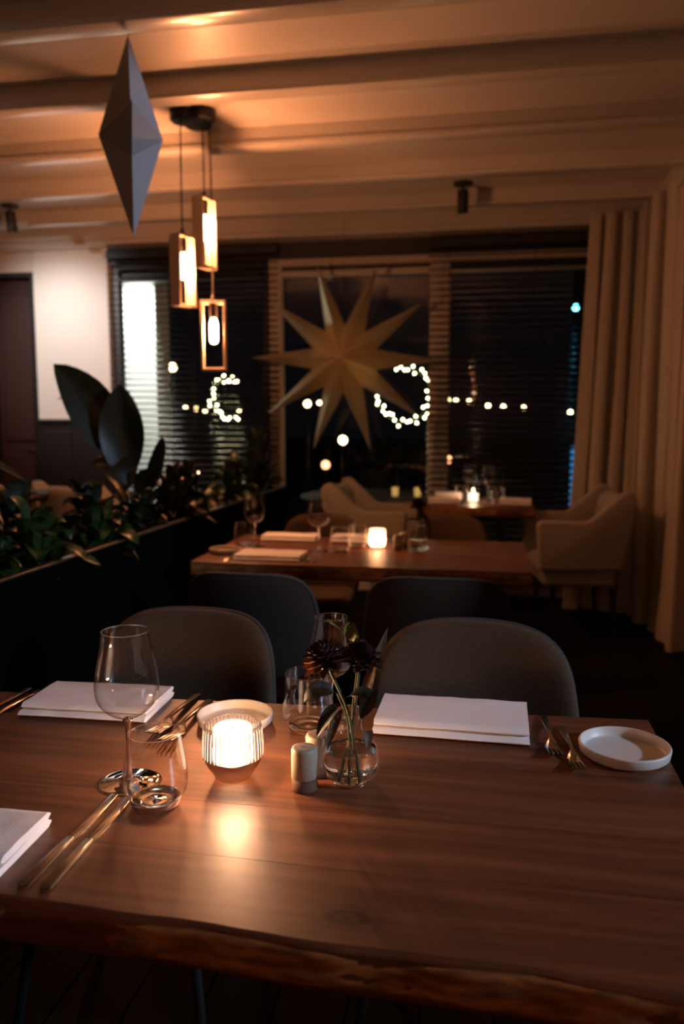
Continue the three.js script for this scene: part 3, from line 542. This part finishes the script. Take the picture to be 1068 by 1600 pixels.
function napkin(label, x, z, w, d, turn, y = TH, h = 0.02) {
  const t = thing('napkin', label, 'napkin', [x, y, z], turn, 'napkins' + onTable(z));
  const slab = (y0, y1, z0, z1, w2, sd) => { const g = new RoundedBoxGeometry(w2, y1 - y0, z1 - z0, 4, Math.min(0.006, (y1 - y0) / 2.05)); g.translate(0, (y0 + y1) / 2, (z0 + z1) / 2); metreUV(g); return g; };
  const soft = (g, sd) => { const p = g.attributes.position; for (let i = 0; i < p.count; i++) { const X = p.getX(i), Z = p.getZ(i), Y = p.getY(i); p.setY(i, Math.max(0.0002, Y + (Y > 0.004 ? 0.0022 * noise(X * 14 + sd, Z * 14) : 0))); p.setX(i, X + 0.001 * noise(Z * 20, Y * 300, sd)); } g.computeVertexNormals(); return g; };
  const seg = (w2, hh, dd, y0, z0, sd) => { const g = new THREE.BoxGeometry(w2, hh, dd, 30, 4, 18), p = g.attributes.position;
    for (let i = 0; i < p.count; i++) { let X = p.getX(i), Y = p.getY(i), Z = p.getZ(i); const e = Math.min(1, (dd / 2 - Math.abs(Z)) / (hh * 0.5)); const k = Math.sqrt(Math.max(0, 1 - (1 - e) ** 2)); Y *= 0.12 + 0.88 * k; const wob = 0.0016 * noise(X * 12 + sd, Z * 12, sd) + 0.0012 * noise(X * 30, Z * 30, sd + 2); p.setXYZ(i, X + 0.0012 * noise(Z * 25, Y * 200, sd), Y + hh / 2 + y0 + wob * (Y > 0 ? 1 : 0), Z + z0 + 0.002 * noise(X * 9, sd)); }
    const g2 = mergeVertices((g.deleteAttribute('normal'), g.deleteAttribute('uv'), g)); g2.computeVertexNormals(); return metreUV(toCreasedNormals(g2, 0.8)); };
  part('lower_fold', seg(w, h * 0.5, d, 0.0003, 0, 1 + x), M.linen, t);
  part('upper_fold', seg(w * 0.995, h * 0.5, d - 0.012, h * 0.5 + 0.0012, -0.006, 4 + z), M.linen, t);
  return t;
}
const extr = (s, d, b) => toCreasedNormals(new THREE.ExtrudeGeometry(s, { depth: d, bevelEnabled: true, bevelSize: b, bevelThickness: b, bevelSegments: 2, curveSegments: 10 }), 0.6);
function bendLay(g, f) { g.rotateX(-Math.PI / 2); const p = g.attributes.position; let m = 1e9; for (let i = 0; i < p.count; i++) { p.setY(i, p.getY(i) + f(-p.getZ(i))); m = Math.min(m, p.getY(i)); } for (let i = 0; i < p.count; i++) p.setY(i, p.getY(i) - m + 0.0002); g.computeVertexNormals(); return toCreasedNormals(g, 0.6); }
// every piece lies with its handle end at the origin and its head towards -z
const forkGeo = (() => {
  const s = new THREE.Shape(); s.moveTo(-0.0065, 0.004); s.quadraticCurveTo(0, -0.003, 0.0065, 0.004); s.lineTo(0.0058, 0.05); s.lineTo(0.0028, 0.115); s.lineTo(0.003, 0.135); s.quadraticCurveTo(0.012, 0.146, 0.0122, 0.158);
  s.lineTo(0.0118, 0.208); s.lineTo(0.0098, 0.208); s.lineTo(0.0082, 0.166); s.lineTo(0.0062, 0.166); s.lineTo(0.0052, 0.21); s.lineTo(0.0028, 0.21); s.lineTo(0.0014, 0.166);
  s.lineTo(-0.0014, 0.166); s.lineTo(-0.0028, 0.21); s.lineTo(-0.0052, 0.21); s.lineTo(-0.0062, 0.166); s.lineTo(-0.0082, 0.166); s.lineTo(-0.0098, 0.208); s.lineTo(-0.0118, 0.208); s.lineTo(-0.0122, 0.158); s.quadraticCurveTo(-0.012, 0.146, -0.003, 0.135); s.lineTo(-0.0028, 0.115); s.lineTo(-0.0058, 0.05); s.closePath();
  return bendLay(extr(s, 0.0016, 0.0007), l => 0.006 * Math.sin(clamp(l / 0.12) * Math.PI) ** 1 * 0.5 + (l > 0.1 ? 0.012 * Math.sin(clamp((l - 0.1) / 0.05) * Math.PI) : 0) + (l > 0.15 ? 0.01 * ((l - 0.15) / 0.06) ** 2 : 0));
})();
const knifeBlade = (() => { const s = new THREE.Shape(); s.moveTo(-0.006, 0.10); s.lineTo(0.005, 0.10); s.lineTo(0.008, 0.118); s.quadraticCurveTo(0.012, 0.19, 0.003, 0.232); s.quadraticCurveTo(-0.004, 0.236, -0.006, 0.225); s.closePath(); return bendLay(extr(s, 0.0008, 0.0004), l => 0.004); })();
const knifeHandle = (() => { const s = new THREE.Shape(); s.moveTo(-0.0062, 0.003); s.quadraticCurveTo(0, -0.004, 0.0062, 0.003); s.lineTo(0.0052, 0.06); s.lineTo(0.0042, 0.102); s.lineTo(-0.0045, 0.102); s.lineTo(-0.0052, 0.06); s.closePath(); return bendLay(extr(s, 0.0026, 0.0014), l => 0); })();
const spoonHandle = (() => { const s = new THREE.Shape(); s.moveTo(-0.0065, 0.004); s.quadraticCurveTo(0, -0.003, 0.0065, 0.004); s.lineTo(0.0056, 0.05); s.lineTo(0.0027, 0.12); s.lineTo(0.0028, 0.147); s.lineTo(-0.0028, 0.147); s.lineTo(-0.0027, 0.12); s.lineTo(-0.0056, 0.05); s.closePath(); return bendLay(extr(s, 0.0016, 0.0007), l => 0.006 * Math.sin(clamp(l / 0.14) * Math.PI)); })();
const spoonBowl = (() => { const g = new THREE.SphereGeometry(1, 28, 12, 0, Math.PI * 2, Math.PI / 2, Math.PI / 2); g.scale(0.0205, 0.008, 0.031); g.translate(0, 0.0083, -0.172); return g; })();
function fork(label, x, z, turn, k = 1.1, y = TH) { const t = thing('fork', label, 'fork', [x, y, z], turn, 'forks' + onTable(z)); t.scale.setScalar(k); part('fork_body', forkGeo, M.steel, t); return t; }
function knife(label, x, z, turn, k = 1.1, y = TH) { const t = thing('knife', label, 'knife', [x, y, z], turn, 'knives' + onTable(z)); t.scale.set(k * 0.8, k, k); part('handle', knifeHandle, M.steel, t); part('blade', knifeBlade, M.steel, t); return t; }
function spoon(label, x, z, turn, k = 1.1, y = TH) { const t = thing('spoon', label, 'spoon', [x, y, z], turn); t.scale.setScalar(k); part('handle', spoonHandle, M.steel, t); part('bowl', spoonBowl, M.steel, t); return t; }
function shaker(label, x, z, h = 0.066, r = 0.0195, y = TH) {
  const t = thing('shaker', label, 'shaker', [x, y, z], 0, 'shakers' + onTable(z));
  part('wooden_base', lathe([[0, 0], [r - 0.001, 0], [r, 0.001], [r, h * 0.3], [0, h * 0.3]], 32), M.shakerBase, t);
  part('cap', lathe([[0, h * 0.3], [r, h * 0.3], [r, h - 0.005], [r - 0.0015, h - 0.0015], [r - 0.005, h], [0, h]], 36), M.shaker, t);
  for (const dx of [-0.004, 0, 0.004]) part('hole', lathe([[0, 0], [0.001, 0], [0.001, 0.0004], [0, 0.0004]], 8), M.black, t, [dx, h, 0.001]);
  return t;
}
const flameGeo = (k) => lathe(smoothProfile([[0, 0], [0.0045 * k, 0.005 * k], [0.0035 * k, 0.013 * k], [0, 0.024 * k]], 14), 14);

// ------------------------------------------------------------------ foreground table setting
{
  const t = thing('candle_holder', 'ribbed clear glass candle holder with a burning candle on the foreground table', 'candle holder', [-0.375, TH, -1.126]);
  const prof = smoothProfile([[0.0452, 0.037], [0.0451, 0.046], [0.0446, 0.06], [0.0428, 0.085]], 26);
  part('glass_cup', lathe(prof, 72), M.glass, t);
  part('glass_base', lathe(smoothProfile([[0, 0.0108], [0.022, 0.0112], [0.031, 0.018], [0.0385, 0.028], [0.0425, 0.037], [0.0452, 0.0372], [0.0448, 0.033], [0.0405, 0.023], [0.030, 0.007], [0.025, 0.0004], [0, 0.0003]], 50), 56), M.solidGlass, t);
  part('rim', (() => { const g = new THREE.TorusGeometry(0.0425, 0.0011, 8, 64); g.rotateX(Math.PI / 2); g.translate(0, 0.085, 0); return g; })(), M.solidGlass, t);
  const ribPts = prof.filter(p => p[1] > 0.0365 && p[1] < 0.0845).filter((_, i) => i % 2 === 0), N = 40;
  const rib = tube(ribPts.map(p => [p[0] + 0.0004, p[1], 0]), 0.0017, 14, 7);
  for (let k = 0; k < N; k++) part('rib', rib, M.solidGlass, t, null, [0, k * 2 * Math.PI / N, 0]);
  const c = thing('candle', 'white candle burning inside the ribbed glass holder', 'candle', [-0.375, TH + 0.0125, -1.126]);
  part('wax', lathe([[0, 0], [0.022, 0], [0.026, 0.006], [0.030, 0.016], [0.030, 0.066], [0.028, 0.069], [0.023, 0.067], [0, 0.065]], 40), M.wax, c);
  part('wick', rod([0, 0.065, 0], [0.001, 0.071, 0], 0.0008, 0.0008, 6), M.black, c);
  part('flame', flameGeo(0.45), M.flame, c, [0, 0.0685, 0]);
  pointLight(LIGHT.candleColor, LIGHT.candle, [0, 0.052, 0], c, 1.2);
}
wineGlass('tall empty wine glass at the left front of the foreground table', -0.524, -1.079);
tumbler('low stemless water glass between the wine glass and the candle', -0.456, -1.020);
wineGlass('wine glass standing behind the dark flowers', -0.268, -1.365, 0.84);
tumbler('rounded stemless water glass behind the salt and pepper shakers', -0.302, -1.328, 1, TH, 0.041, 0.0455, 0.105);
plate('small grey rimmed plate behind the burning candle', -0.440, -1.335, 0.069);
plate('small cream rimmed plate at the right end of the foreground table', 0.232, -1.318, 0.073);
napkin('folded white napkin behind the tall wine glass at the left', -0.725, -1.372, 0.245, 0.155, 0.03);
napkin('folded white napkin in front of the right-hand brown chair', -0.052, -1.402, 0.268, 0.165, -0.015, TH, 0.022);
napkin('folded white napkin cut off by the left edge in the near foreground', -0.685, -0.868, 0.23, 0.135, 0.05);
fork('left fork of the pair between napkin and grey plate', -0.557, -1.463, Math.PI, 1.08);
fork('right fork of the pair, nearest the grey plate', -0.523, -1.437, Math.PI, 1.08);
fork('left fork of the pair beside the right-hand napkin', 0.112, -1.468, Math.PI + 0.04, 0.93);
fork('right fork of the pair, nearest the cream plate', 0.141, -1.421, Math.PI + 0.05, 0.93);
knife('left knife of the two lying by the near napkin', -0.527, -0.795, 0.0, 1.1);
knife('right knife of the two lying by the near napkin', -0.498, -0.795, 0.02, 1.1);
knife('knife at the far left edge beside the spoon', -0.907, -1.432, Math.PI - 0.02, 1.0);
spoon('spoon at the far left edge next to the folded napkin', -0.878, -1.430, Math.PI - 0.04, 1.05);
shaker('front one of the two cream shakers with wooden base', -0.258, -1.106);
shaker('rear shaker standing half behind the front cream shaker', -0.248, -1.158);

function vase(label, x, z, k = 1) {
  const t = thing('bottle_vase', label, 'vase', [x, TH, z], 0, 'bottle vases');
  part('glass_body', lathe(smoothProfile([[0.022, 0.003], [0.036, 0.012], [0.0435, 0.032], [0.038, 0.056], [0.022, 0.072], [0.0165, 0.086], [0.0175, 0.102], [0.0215, 0.11]].map(([r, y]) => [r * k, y * k]), 44), 48), M.glass, t);
  part('glass_foot', lathe(smoothProfile([[0, 0.005], [0.018, 0.005], [0.026, 0.006], [0.028, 0.003], [0.022, 0.0003], [0, 0.0003]].map(([r, y]) => [r * k, y * k]), 20), 36), M.solidGlass, t);
  part('lip', (() => { const g = new THREE.TorusGeometry(0.0215 * k, 0.0014 * k, 8, 40); g.rotateX(Math.PI / 2); g.translate(0, 0.11 * k, 0); return g; })(), M.solidGlass, t);
  part('water', lathe(smoothProfile([[0, 0.0065], [0.02, 0.0065], [0.035, 0.014], [0.0424, 0.032], [0.0385, 0.052]].map(([r, y]) => [r * k, y * k]), 24).concat([[0, 0.0525 * k]]), 44), M.water, t);
  return t;
}
const petalGeo = (L, W) => leafAlong([0, 0, 0], [0, L * 0.12, L * 0.6], [0, L * 0.34, L], W, [0, 1, 0], { petiole: 0.05, n: 5, m: 2, fold: 0.3, tipPow: 1.2 });
function flower(label, x, z, foot, neck, head, R, seedTilt, mat, warm, k = 1) {
  const t = thing('cut_flower', label, 'flower', [x, TH, z], 0, 'dark red cut flowers');
  part('stem', tube([foot, neck, [neck[0] * 0.4 + head[0] * 0.6, neck[1] * 0.4 + head[1] * 0.6, neck[2] * 0.5 + head[2] * 0.5], head], 0.0022 * k, 24, 7), M.stem, t);
  const list = [], lit = []; const g0 = petalGeo(R, R * 0.34);
  for (let k2 = 0; k2 < 90; k2++) {
    const g = g0.clone(), u = k2 / 90, a = k2 * 2.39996;
    g.scale(1, 1, 1 - 0.55 * (1 - u)); g.rotateX(-1.25 * (1 - u) + 0.35 * u); g.rotateY(a); g.translate(0, 0.010 * (1 - u) * 1.5, 0); g.rotateX(seedTilt[0]); g.rotateZ(seedTilt[1]); g.translate(...head);
    (warm && k2 > 58 && Math.sin(a) < -0.35 ? lit : list).push(g);  // petals on the candle side take the lighter colour, as painted light
  }
  part('petals', list, mat, t); if (lit.length) part('lit_petals', lit, M.petalLit, t);
  const b = new THREE.SphereGeometry(R * 0.28, 14, 10); b.scale(1, 0.6, 1); b.translate(head[0], head[1] - 0.004, head[2]); part('calyx', b, M.stem, t);
  return t;
}
{
  const vx = -0.194, vz = -1.141;
  vase('round clear bottle vase with water and flowers on the foreground table', vx, vz, 1.02);
  flower('larger dark red flower leaning left in the front vase', vx, vz, [0.012, 0.012, 0.006], [-0.004, 0.11, 0.0], [-0.034, 0.186, 0.01], 0.040, [0.25, 0.35], M.petal, true);
  flower('dark red flower leaning right in the front vase', vx, vz, [-0.012, 0.012, 0.004], [0.005, 0.108, -0.003], [0.012, 0.182, -0.014], 0.038, [0.1, -0.25], M.petal, false);
  const sp = thing('leaf_sprig', 'sprig with a pale green curled leaf above the dark red flowers', 'foliage', [vx, TH, vz]);
  part('stem', tube([[0.006, 0.014, -0.012], [0.002, 0.11, -0.006], [0.006, 0.18, -0.02], [-0.005, 0.222, -0.018], [-0.034, 0.245, -0.012]], 0.0016, 26, 6), M.stem, sp);
  part('leaf', leafAlong([-0.004, 0.212, -0.018], [0.006, 0.225, -0.01], [0.002, 0.247, -0.006], 0.022, [-0.2, -0.1, 1], { petiole: 0.1, n: 10 }), M.leafPale, sp);
  part('leaf', leafAlong([-0.01, 0.222, -0.018], [-0.012, 0.236, -0.014], [-0.004, 0.246, -0.014], 0.009, [0.5, 0, 1], { petiole: 0.1 }), M.leafPale, sp);
  part('leaf', leafAlong([-0.03, 0.242, -0.013], [-0.036, 0.247, -0.012], [-0.044, 0.243, -0.012], 0.007, [0, 1, 0.4], { petiole: 0.1 }), M.leafPale, sp);
  const br = thing('dry_leaf_sprig', 'long brown dry leaves standing at the right of the front vase', 'foliage', [vx, TH, vz]);
  part('leaf', leafAlong([0.008, 0.02, -0.008], [0.012, 0.12, -0.01], [0.052, 0.236, -0.03], 0.022, [0.5, 0, 1], { petiole: 0.35, n: 14, tipPow: 0.9 }), M.leafBrown, br);
  part('leaf', leafAlong([0.004, 0.02, -0.006], [0.03, 0.13, 0.012], [0.030, 0.062, 0.03], 0.018, [0.6, 0.2, 1], { petiole: 0.45, n: 14 }), M.leafBrown, br);
  part('leaf', leafAlong([0.0, 0.02, 0.004], [0.012, 0.12, 0.012], [0.044, 0.158, 0.02], 0.02, [0.3, 0, 1], { petiole: 0.5, n: 14, tipPow: 0.9 }), M.leafDark, br);
  part('leaf', leafAlong([0.002, 0.02, 0.0], [0.016, 0.12, 0.004], [0.038, 0.196, 0.0], 0.018, [-0.3, 0, 1], { petiole: 0.45, n: 14, tipPow: 0.9 }), M.leafBrown, br);
  const gl = thing('leaf_sprig', 'dark green leaves drooping over the left of the front vase neck', 'foliage', [vx, TH, vz]);
  part('stem', tube([[0.0, 0.012, 0.01], [-0.004, 0.10, 0.006], [-0.018, 0.142, 0.012]], 0.0017, 18, 6), M.stem, gl);
  part('leaf', leafAlong([-0.018, 0.142, 0.012], [-0.045, 0.155, 0.02], [-0.068, 0.128, 0.02], 0.03, [0, 0.8, 0.6], { petiole: 0.1 }), M.leafDark, gl);
  part('leaf', leafAlong([-0.012, 0.13, 0.01], [-0.03, 0.12, 0.022], [-0.048, 0.075, 0.022], 0.018, [-0.2, 0.3, 1], { petiole: 0.15 }), M.leafDark, gl);
  part('leaf', leafAlong([-0.008, 0.12, 0.008], [-0.022, 0.11, 0.022], [-0.03, 0.06, 0.03], 0.014, [0.2, 0.2, 1], { petiole: 0.15 }), M.leafBrown, gl);
  part('leaf', leafAlong([-0.006, 0.135, 0.006], [0.02, 0.15, 0.016], [0.045, 0.142, 0.014], 0.02, [0, 0.9, 0.5], { petiole: 0.15 }), M.leafDark, gl);
}
// ------------------------------------------------------------------ middle table setting
{
  const t = thing('tealight_glass', 'small frosted glass with a glowing tealight on the middle table', 'candle holder', [-0.453, TH, -3.335]);
  part('frosted_cup', lathe(smoothProfile([[0.024, 0.001], [0.031, 0.006], [0.036, 0.03], [0.035, 0.06], [0.033, 0.082]], 24), 40), M.frosted, t);
  part('cup_base', lathe([[0, 0.0003], [0.024, 0.0003], [0.025, 0.003], [0, 0.004]], 32), M.frosted, t);
  const c = thing('tealight', 'tealight glowing inside the frosted glass of the middle table', 'candle', [-0.453, TH + 0.0045, -3.335]);
  part('wax', lathe([[0, 0], [0.019, 0], [0.019, 0.016], [0, 0.015]], 28), M.wax, c);
  part('flame', flameGeo(0.9), M.flame, c, [0, 0.017, 0]);
  pointLight(LIGHT.candleColor, LIGHT.midCandle, [0, 0.03, 0], c, 0.3);
}
wineGlass('wine glass at the left of the middle table near the planter', -0.985, -3.30, 0.97);
wineGlass('wine glass in the middle of the middle table, before the left far chair', -0.68, -3.20, 1.0);
tumbler('left one of two water glasses standing before the frosted candle', -0.592, -3.215, 1, TH, 0.036, 0.042, 0.10);
tumbler('right one of two water glasses, closest to the frosted candle', -0.535, -3.33, 1, TH, 0.036, 0.042, 0.10);
tumbler('water glass beside the blue-grey plate at the left end of the middle table', -1.035, -3.30, 1, TH, 0.036, 0.042, 0.10);
plate('blue-grey plate at the left end of the middle table', -1.05, -3.10, 0.066);
napkin('white napkin on the near side of the middle table', -0.835, -3.02, 0.265, 0.16, 0.0, TH, 0.02);
napkin('white napkin on the far side of the middle table, at the left', -0.875, -3.50, 0.25, 0.12, 0.0, TH, 0.022);
napkin('white napkin on the far side of the middle table behind the water glasses', -0.56, -3.50, 0.23, 0.12, 0.0, TH, 0.026);
knife('left knife of the two right of the near napkin on the middle table', -0.672, -2.92, 0.05, 0.95);
knife('right knife of the two right of the near napkin on the middle table', -0.640, -2.92, 0.05, 0.95);
fork('fork lying left of the near napkin on the middle table', -0.99, -2.91, 0.0, 0.95);
shaker('pale shaker beside the candle on the middle table', -0.36, -3.285, 0.068, 0.018);
shaker('second shaker behind the pale one on the middle table', -0.342, -3.345, 0.068, 0.018);
{
  const vx = -0.267, vz = -3.268;
  vase('small round bottle vase with flowers on the middle table', vx, vz, 1.0);
  flower('dark red flower in the vase of the middle table', vx, vz, [0.006, 0.012, 0], [0.0, 0.108, 0.0], [-0.004, 0.185, 0.0], 0.045, [0.1, 0.15], M.petal, false);
  const sp = thing('leaf_sprig', 'green sprig in the vase of the middle table', 'foliage', [vx, TH, vz]);
  part('stem', tube([[-0.008, 0.012, 0], [0, 0.1, 0], [0.012, 0.2, 0], [0.004, 0.275, 0]], 0.0016, 20, 6), M.stem, sp);
  part('leaf', leafAlong([0.006, 0.16, 0], [0.03, 0.15, 0.01], [0.045, 0.085, 0.012], 0.022, [0.2, 0.6, 1], { petiole: 0.1 }), M.leafDark, sp);
  part('leaf', leafAlong([0.0, 0.13, 0], [-0.03, 0.14, 0.01], [-0.06, 0.12, 0.012], 0.022, [0, 1, 0.6], { petiole: 0.1 }), M.leafDark, sp);
  part('leaf', leafAlong([0.008, 0.24, 0], [0.006, 0.26, 0.004], [-0.012, 0.285, 0.004], 0.012, [0.2, 0, 1], { petiole: 0.1 }), M.leafBrown, sp);
}
// ------------------------------------------------------------------ window table setting
{
  const t = thing('tealight_glass', 'clear glass with a burning candle on the small window table', 'candle holder', [-0.085, TH, -5.34]);
  part('glass_cup', lathe(smoothProfile([[0.03, 0.002], [0.036, 0.006], [0.04, 0.03], [0.038, 0.085]], 18), 36), M.glass, t);
  const c = thing('candle', 'candle burning in the clear glass on the small window table', 'candle', [-0.085, TH + 0.003, -5.34]);
  part('wax', lathe([[0, 0], [0.033, 0], [0.033, 0.05], [0, 0.048]], 28), M.wax, c);
  part('flame', flameGeo(1.5), M.flame, c, [0, 0.055, 0]);
  pointLight(LIGHT.candleColor, LIGHT.farCandle, [0, 0.075, 0], c, 0.3);
}
wineGlass('left wine glass on the small window table behind its candle', -0.115, -5.50, 1.0);
wineGlass('right wine glass on the small window table', 0.015, -5.38, 1.0);
tumbler('water glass right of the candle on the small window table', 0.075, -5.27, 1);
tumbler('water glass left of the candle on the small window table', -0.16, -5.26, 1);
napkin('white napkin at the front left of the small window table', -0.27, -5.20, 0.20, 0.15, 0.05, TH, 0.035);
napkin('white napkin at the back left of the small window table', -0.255, -5.44, 0.18, 0.13, 0.05, TH, 0.05);
napkin('white napkin at the right of the small window table', 0.185, -5.20, 0.20, 0.18, -0.05, TH, 0.035);

// ------------------------------------------------------------------ outside: terrace, lit column, wreaths, lights, plants
struct('ground', box(-30, -0.3, -60, 30, -0.16, ZB - 0.2), M.terrace);
{
  struct('trim_6', box(-4.4, 3.0, -6.62, 1.6, 3.12, ZB - 0.15), M.terrace);
  const t = thing('lit_column', 'white lit column outside seen through the left blind', 'column', [-3.08, -0.16, -6.95]);
  part('shaft', box(-0.165, 0, -0.16, 0.165, 3.3, 0.16, 0.01), M.column, t);
  part('plinth', box(-0.19, 0, -0.19, 0.19, 0.18, 0.19, 0.01), M.column, t);
  const w = thing('unseen_column_lamp', 'unseen lamp at the top of the white outdoor column, placed to light it', 'lamp', [-3.08, 2.86, -6.32]);  // hidden above the window head, placed to light the column
  part('bracket', rod([0, 0.09, -0.47], [0, 0.09, 0], 0.012), M.black, w);
  part('shade', lathe([[0.02, 0.08], [0.055, 0.0], [0.05, 0.0], [0.018, 0.07]], 24), M.black, w);
  part('bulb', new THREE.SphereGeometry(0.03, 16, 12), M.fairy, w, [0, 0.02, 0]);
  const s = new THREE.SpotLight(new THREE.Color().setRGB(...LIGHT.columnColor), LIGHT.column, 0, 0.75, 0.7, 2); s.position.set(-3.08, 2.84, -6.32); s.target.position.set(-3.08, 1.0, -6.85); s.castShadow = true; scene.add(s, s.target);
}
function wreath(label, x, y, z, R, a0, a1, n) {
  const t = thing('light_wreath', label, 'wreath', [x, y, z], 0, 'light wreaths');
  const g = []; for (let i = 0; i <= 40; i++) { const a = a0 + (a1 - a0) * i / 40; g.push([R * Math.cos(a), R * Math.sin(a), 0]); }
  part('ring', tube(g, 0.008, 60, 6), M.stem, t);
  part('hanger', rod([0, R, 0], [0, 3.002 - y, 0], 0.0015, 0.0015, 5), M.cord, t);
  const s = new THREE.SphereGeometry(0.0095, 10, 8);
  for (let i = 0; i < n; i++) { const a = a0 + (a1 - a0) * (i + rr(-0.3, 0.3)) / (n - 1), r = R + rr(-0.036, 0.036); part('bulb', s, M.fairy, t, [r * Math.cos(a), r * Math.sin(a), 0.012 + rr(0, 0.02)]); }
}
wreath('glowing wreath of fairy lights outside the left blind, a half ring', -2.13, 1.475, -6.5, 0.165, 1.15, 5.1, 30);
wreath('glowing full ring of fairy lights below the right arms of the golden star', -0.67, 1.485, -6.5, 0.215, -3.4, 1.83, 36);
{
  const t = thing('string_lights', 'string of round festoon bulbs hanging outside behind both blinds', 'lights', [0, 0, -8.2]);
  const pts = [[-3.48, 1.39], [-3.44, 1.36], [-3.2, 1.41], [-3.08, 1.40], [-2.98, 1.385], [-2.60, 1.39], [-1.73, 1.46], [-0.44, 1.47], [-0.40, 1.485], [-0.32, 1.475], [-0.19, 1.47], [0.0, 1.425], [0.15, 1.415], [0.35, 1.405], [0.80, 1.36]];
  part('cable', tube([[-4.2, 1.5, 0], ...pts.map(p => [p[0], p[1] + 0.035, 0]), [1.6, 1.5, 0]], 0.004, 120, 5), M.cord, t);
  for (const x of [-4.2, 1.6]) part('pole', rod([x, -0.16, 0], [x, 1.7, 0], 0.02), M.black, t);
  const s = new THREE.SphereGeometry(0.02, 12, 8); for (const [x, y] of pts) part('bulb', s, M.globe, t, [x, y, 0]);
}
function lantern(label, x, y, z, r, mat) {
  const t = thing('post_lantern', label, 'lantern', [x, -0.16, z], 0, 'garden lanterns');
  part('post', rod([0, 0, 0], [0, y + 0.16 - r, 0], 0.02), M.black, t); part('globe', new THREE.SphereGeometry(r, 16, 12), mat, t, [0, y + 0.16, 0]);
}
lantern('round orange lantern outside, left of the wreath behind the left blind', -3.99, 1.95, -9.8, 0.05, M.globe);
lantern('bright round lantern outside just below the golden star', -1.77, 1.03, -9.8, 0.05, M.globe);
lantern('small reddish lantern outside, low below the golden star', -1.99, 0.72, -9.8, 0.05, M.globeRed);
lantern('white lantern outside beside the left ray of the golden star', -2.22, 1.48, -9.8, 0.04, M.globe);
lantern('small reddish lantern outside low behind the right blind', -0.47, 0.80, -9.8, 0.045, M.globeRed);
lantern('small orange lantern outside above the planter leaves', -3.72, 0.60, -9.8, 0.05, M.globe);
{ // potted tree and terrace furniture
  const P = thing('potted_tree', 'bushy green tree in a pot outside below the ring of lights', 'tree', [-0.93, -0.16, -8.35]);
  part('pot', lathe([[0, 0], [0.13, 0], [0.18, 0.42], [0.19, 0.44], [0.16, 0.44], [0.15, 0.40], [0, 0.40]], 28), M.terrace, P);
  part('trunk', rod([0, 0.4, 0], [0.01, 0.9, 0], 0.025, 0.02), M.stem, P);
  for (let k = 0; k < 160; k++) { const a = rr(0, 6.28), b = rr(-0.9, 1.3), R = 0.3 * Math.sqrt(rnd()), c = [R * Math.cos(a) * Math.cos(b), 1.02 + R * 0.9 * Math.sin(b), R * Math.sin(a) * Math.cos(b)], d = [Math.cos(a), rr(-0.4, 0.8), Math.sin(a)]; part('leaf', leafAlong(c, [c[0] + d[0] * 0.05, c[1] + 0.03, c[2] + d[2] * 0.05], [c[0] + d[0] * 0.12, c[1] + d[1] * 0.08, c[2] + d[2] * 0.12], 0.05, [-d[0], 1, -d[2]], { n: 5, m: 2 }), M.leafMid, P); }
  const T = thing('terrace_table', 'round terrace table outside behind the left armchair', 'table', [-1.05, -0.16, -7.15]);
  part('round_top', lathe([[0, 0.735], [0.6, 0.735], [0.62, 0.75], [0.62, 0.765], [0.6, 0.77], [0, 0.77]], 48), M.terrace, T);
  part('pedestal', lathe([[0, 0], [0.25, 0], [0.25, 0.02], [0.03, 0.05], [0.03, 0.735]], 28), M.black, T);
  for (const [x, z, l] of [[-0.80, -7.05, 'left yellow glowing tealight cup on the round terrace table'], [-0.60, -7.05, 'right yellow glowing tealight cup on the round terrace table']]) {
    const c = thing('tealight_cup', l, 'candle', [x, 0.612, z], 0, 'tealight cups on the terrace table'); part('cup', lathe([[0, 0], [0.026, 0], [0.03, 0.075], [0.027, 0.075], [0.024, 0.005], [0, 0.005]], 24), std({ color: rgb(0.8, 0.6, 0.3), roughness: 0.6, emissive: rgb(0.6, 0.36, 0.10), emissiveIntensity: 0.8 }), c);
  }
}
{ // blue outdoor lights on the right
  const t = thing('blue_light_post', 'slim post outside glowing blue behind the right blind', 'lamp', [0.92, -0.16, -9.2]);
  part('post', box(-0.03, 0, -0.05, 0.12, 3.2, -0.02, 0.004), M.planter, t); part('glow_tube', box(0.0, 0.3, -0.02, 0.11, 1.15, 0.0, 0.004), M.blueGlow, t);
  const b = thing('blue_spotlight', 'small bright blue lamp outside high behind the right blind', 'lamp', [0.93, 2.49, -9.16]);
  part('housing', lathe([[0, 0.05], [0.04, 0.05], [0.045, 0.0], [0.04, -0.02], [0, -0.02]], 20), M.black, b); part('lens', new THREE.SphereGeometry(0.032, 14, 10), M.blueSpot, b, [-0.02, 0.0, 0.04]);
}
{ // unseen cold lamp, placed to light the table and paper star from the right
  const t = thing('unseen_cold_lamp', 'unseen cold lamp outside the right-hand window, placed to light the foreground table', 'lamp', [4.3, -0.16, -0.55]);
  part('post', rod([0, 0, 0], [0, 2.45, 0], 0.05, 0.035), M.black, t); part('cap', lathe([[0, 2.78], [0.16, 2.68], [0.17, 2.66], [0, 2.66]], 24), M.black, t);
  part('globe', new THREE.SphereGeometry(0.15, 20, 14), M.unseenColdGlow, t, [0, 2.55, 0]);
  const s = new THREE.SpotLight(new THREE.Color().setRGB(...LIGHT.unseenColdColor), LIGHT.unseenCold, 0, 0.55, 0.5, 2); s.position.set(4.3, 2.39, -0.55); s.target.position.set(0, 1.25, -1.6); s.castShadow = true; s.shadow.radius = 7; scene.add(s, s.target);
}
renderer.render(scene, camera);
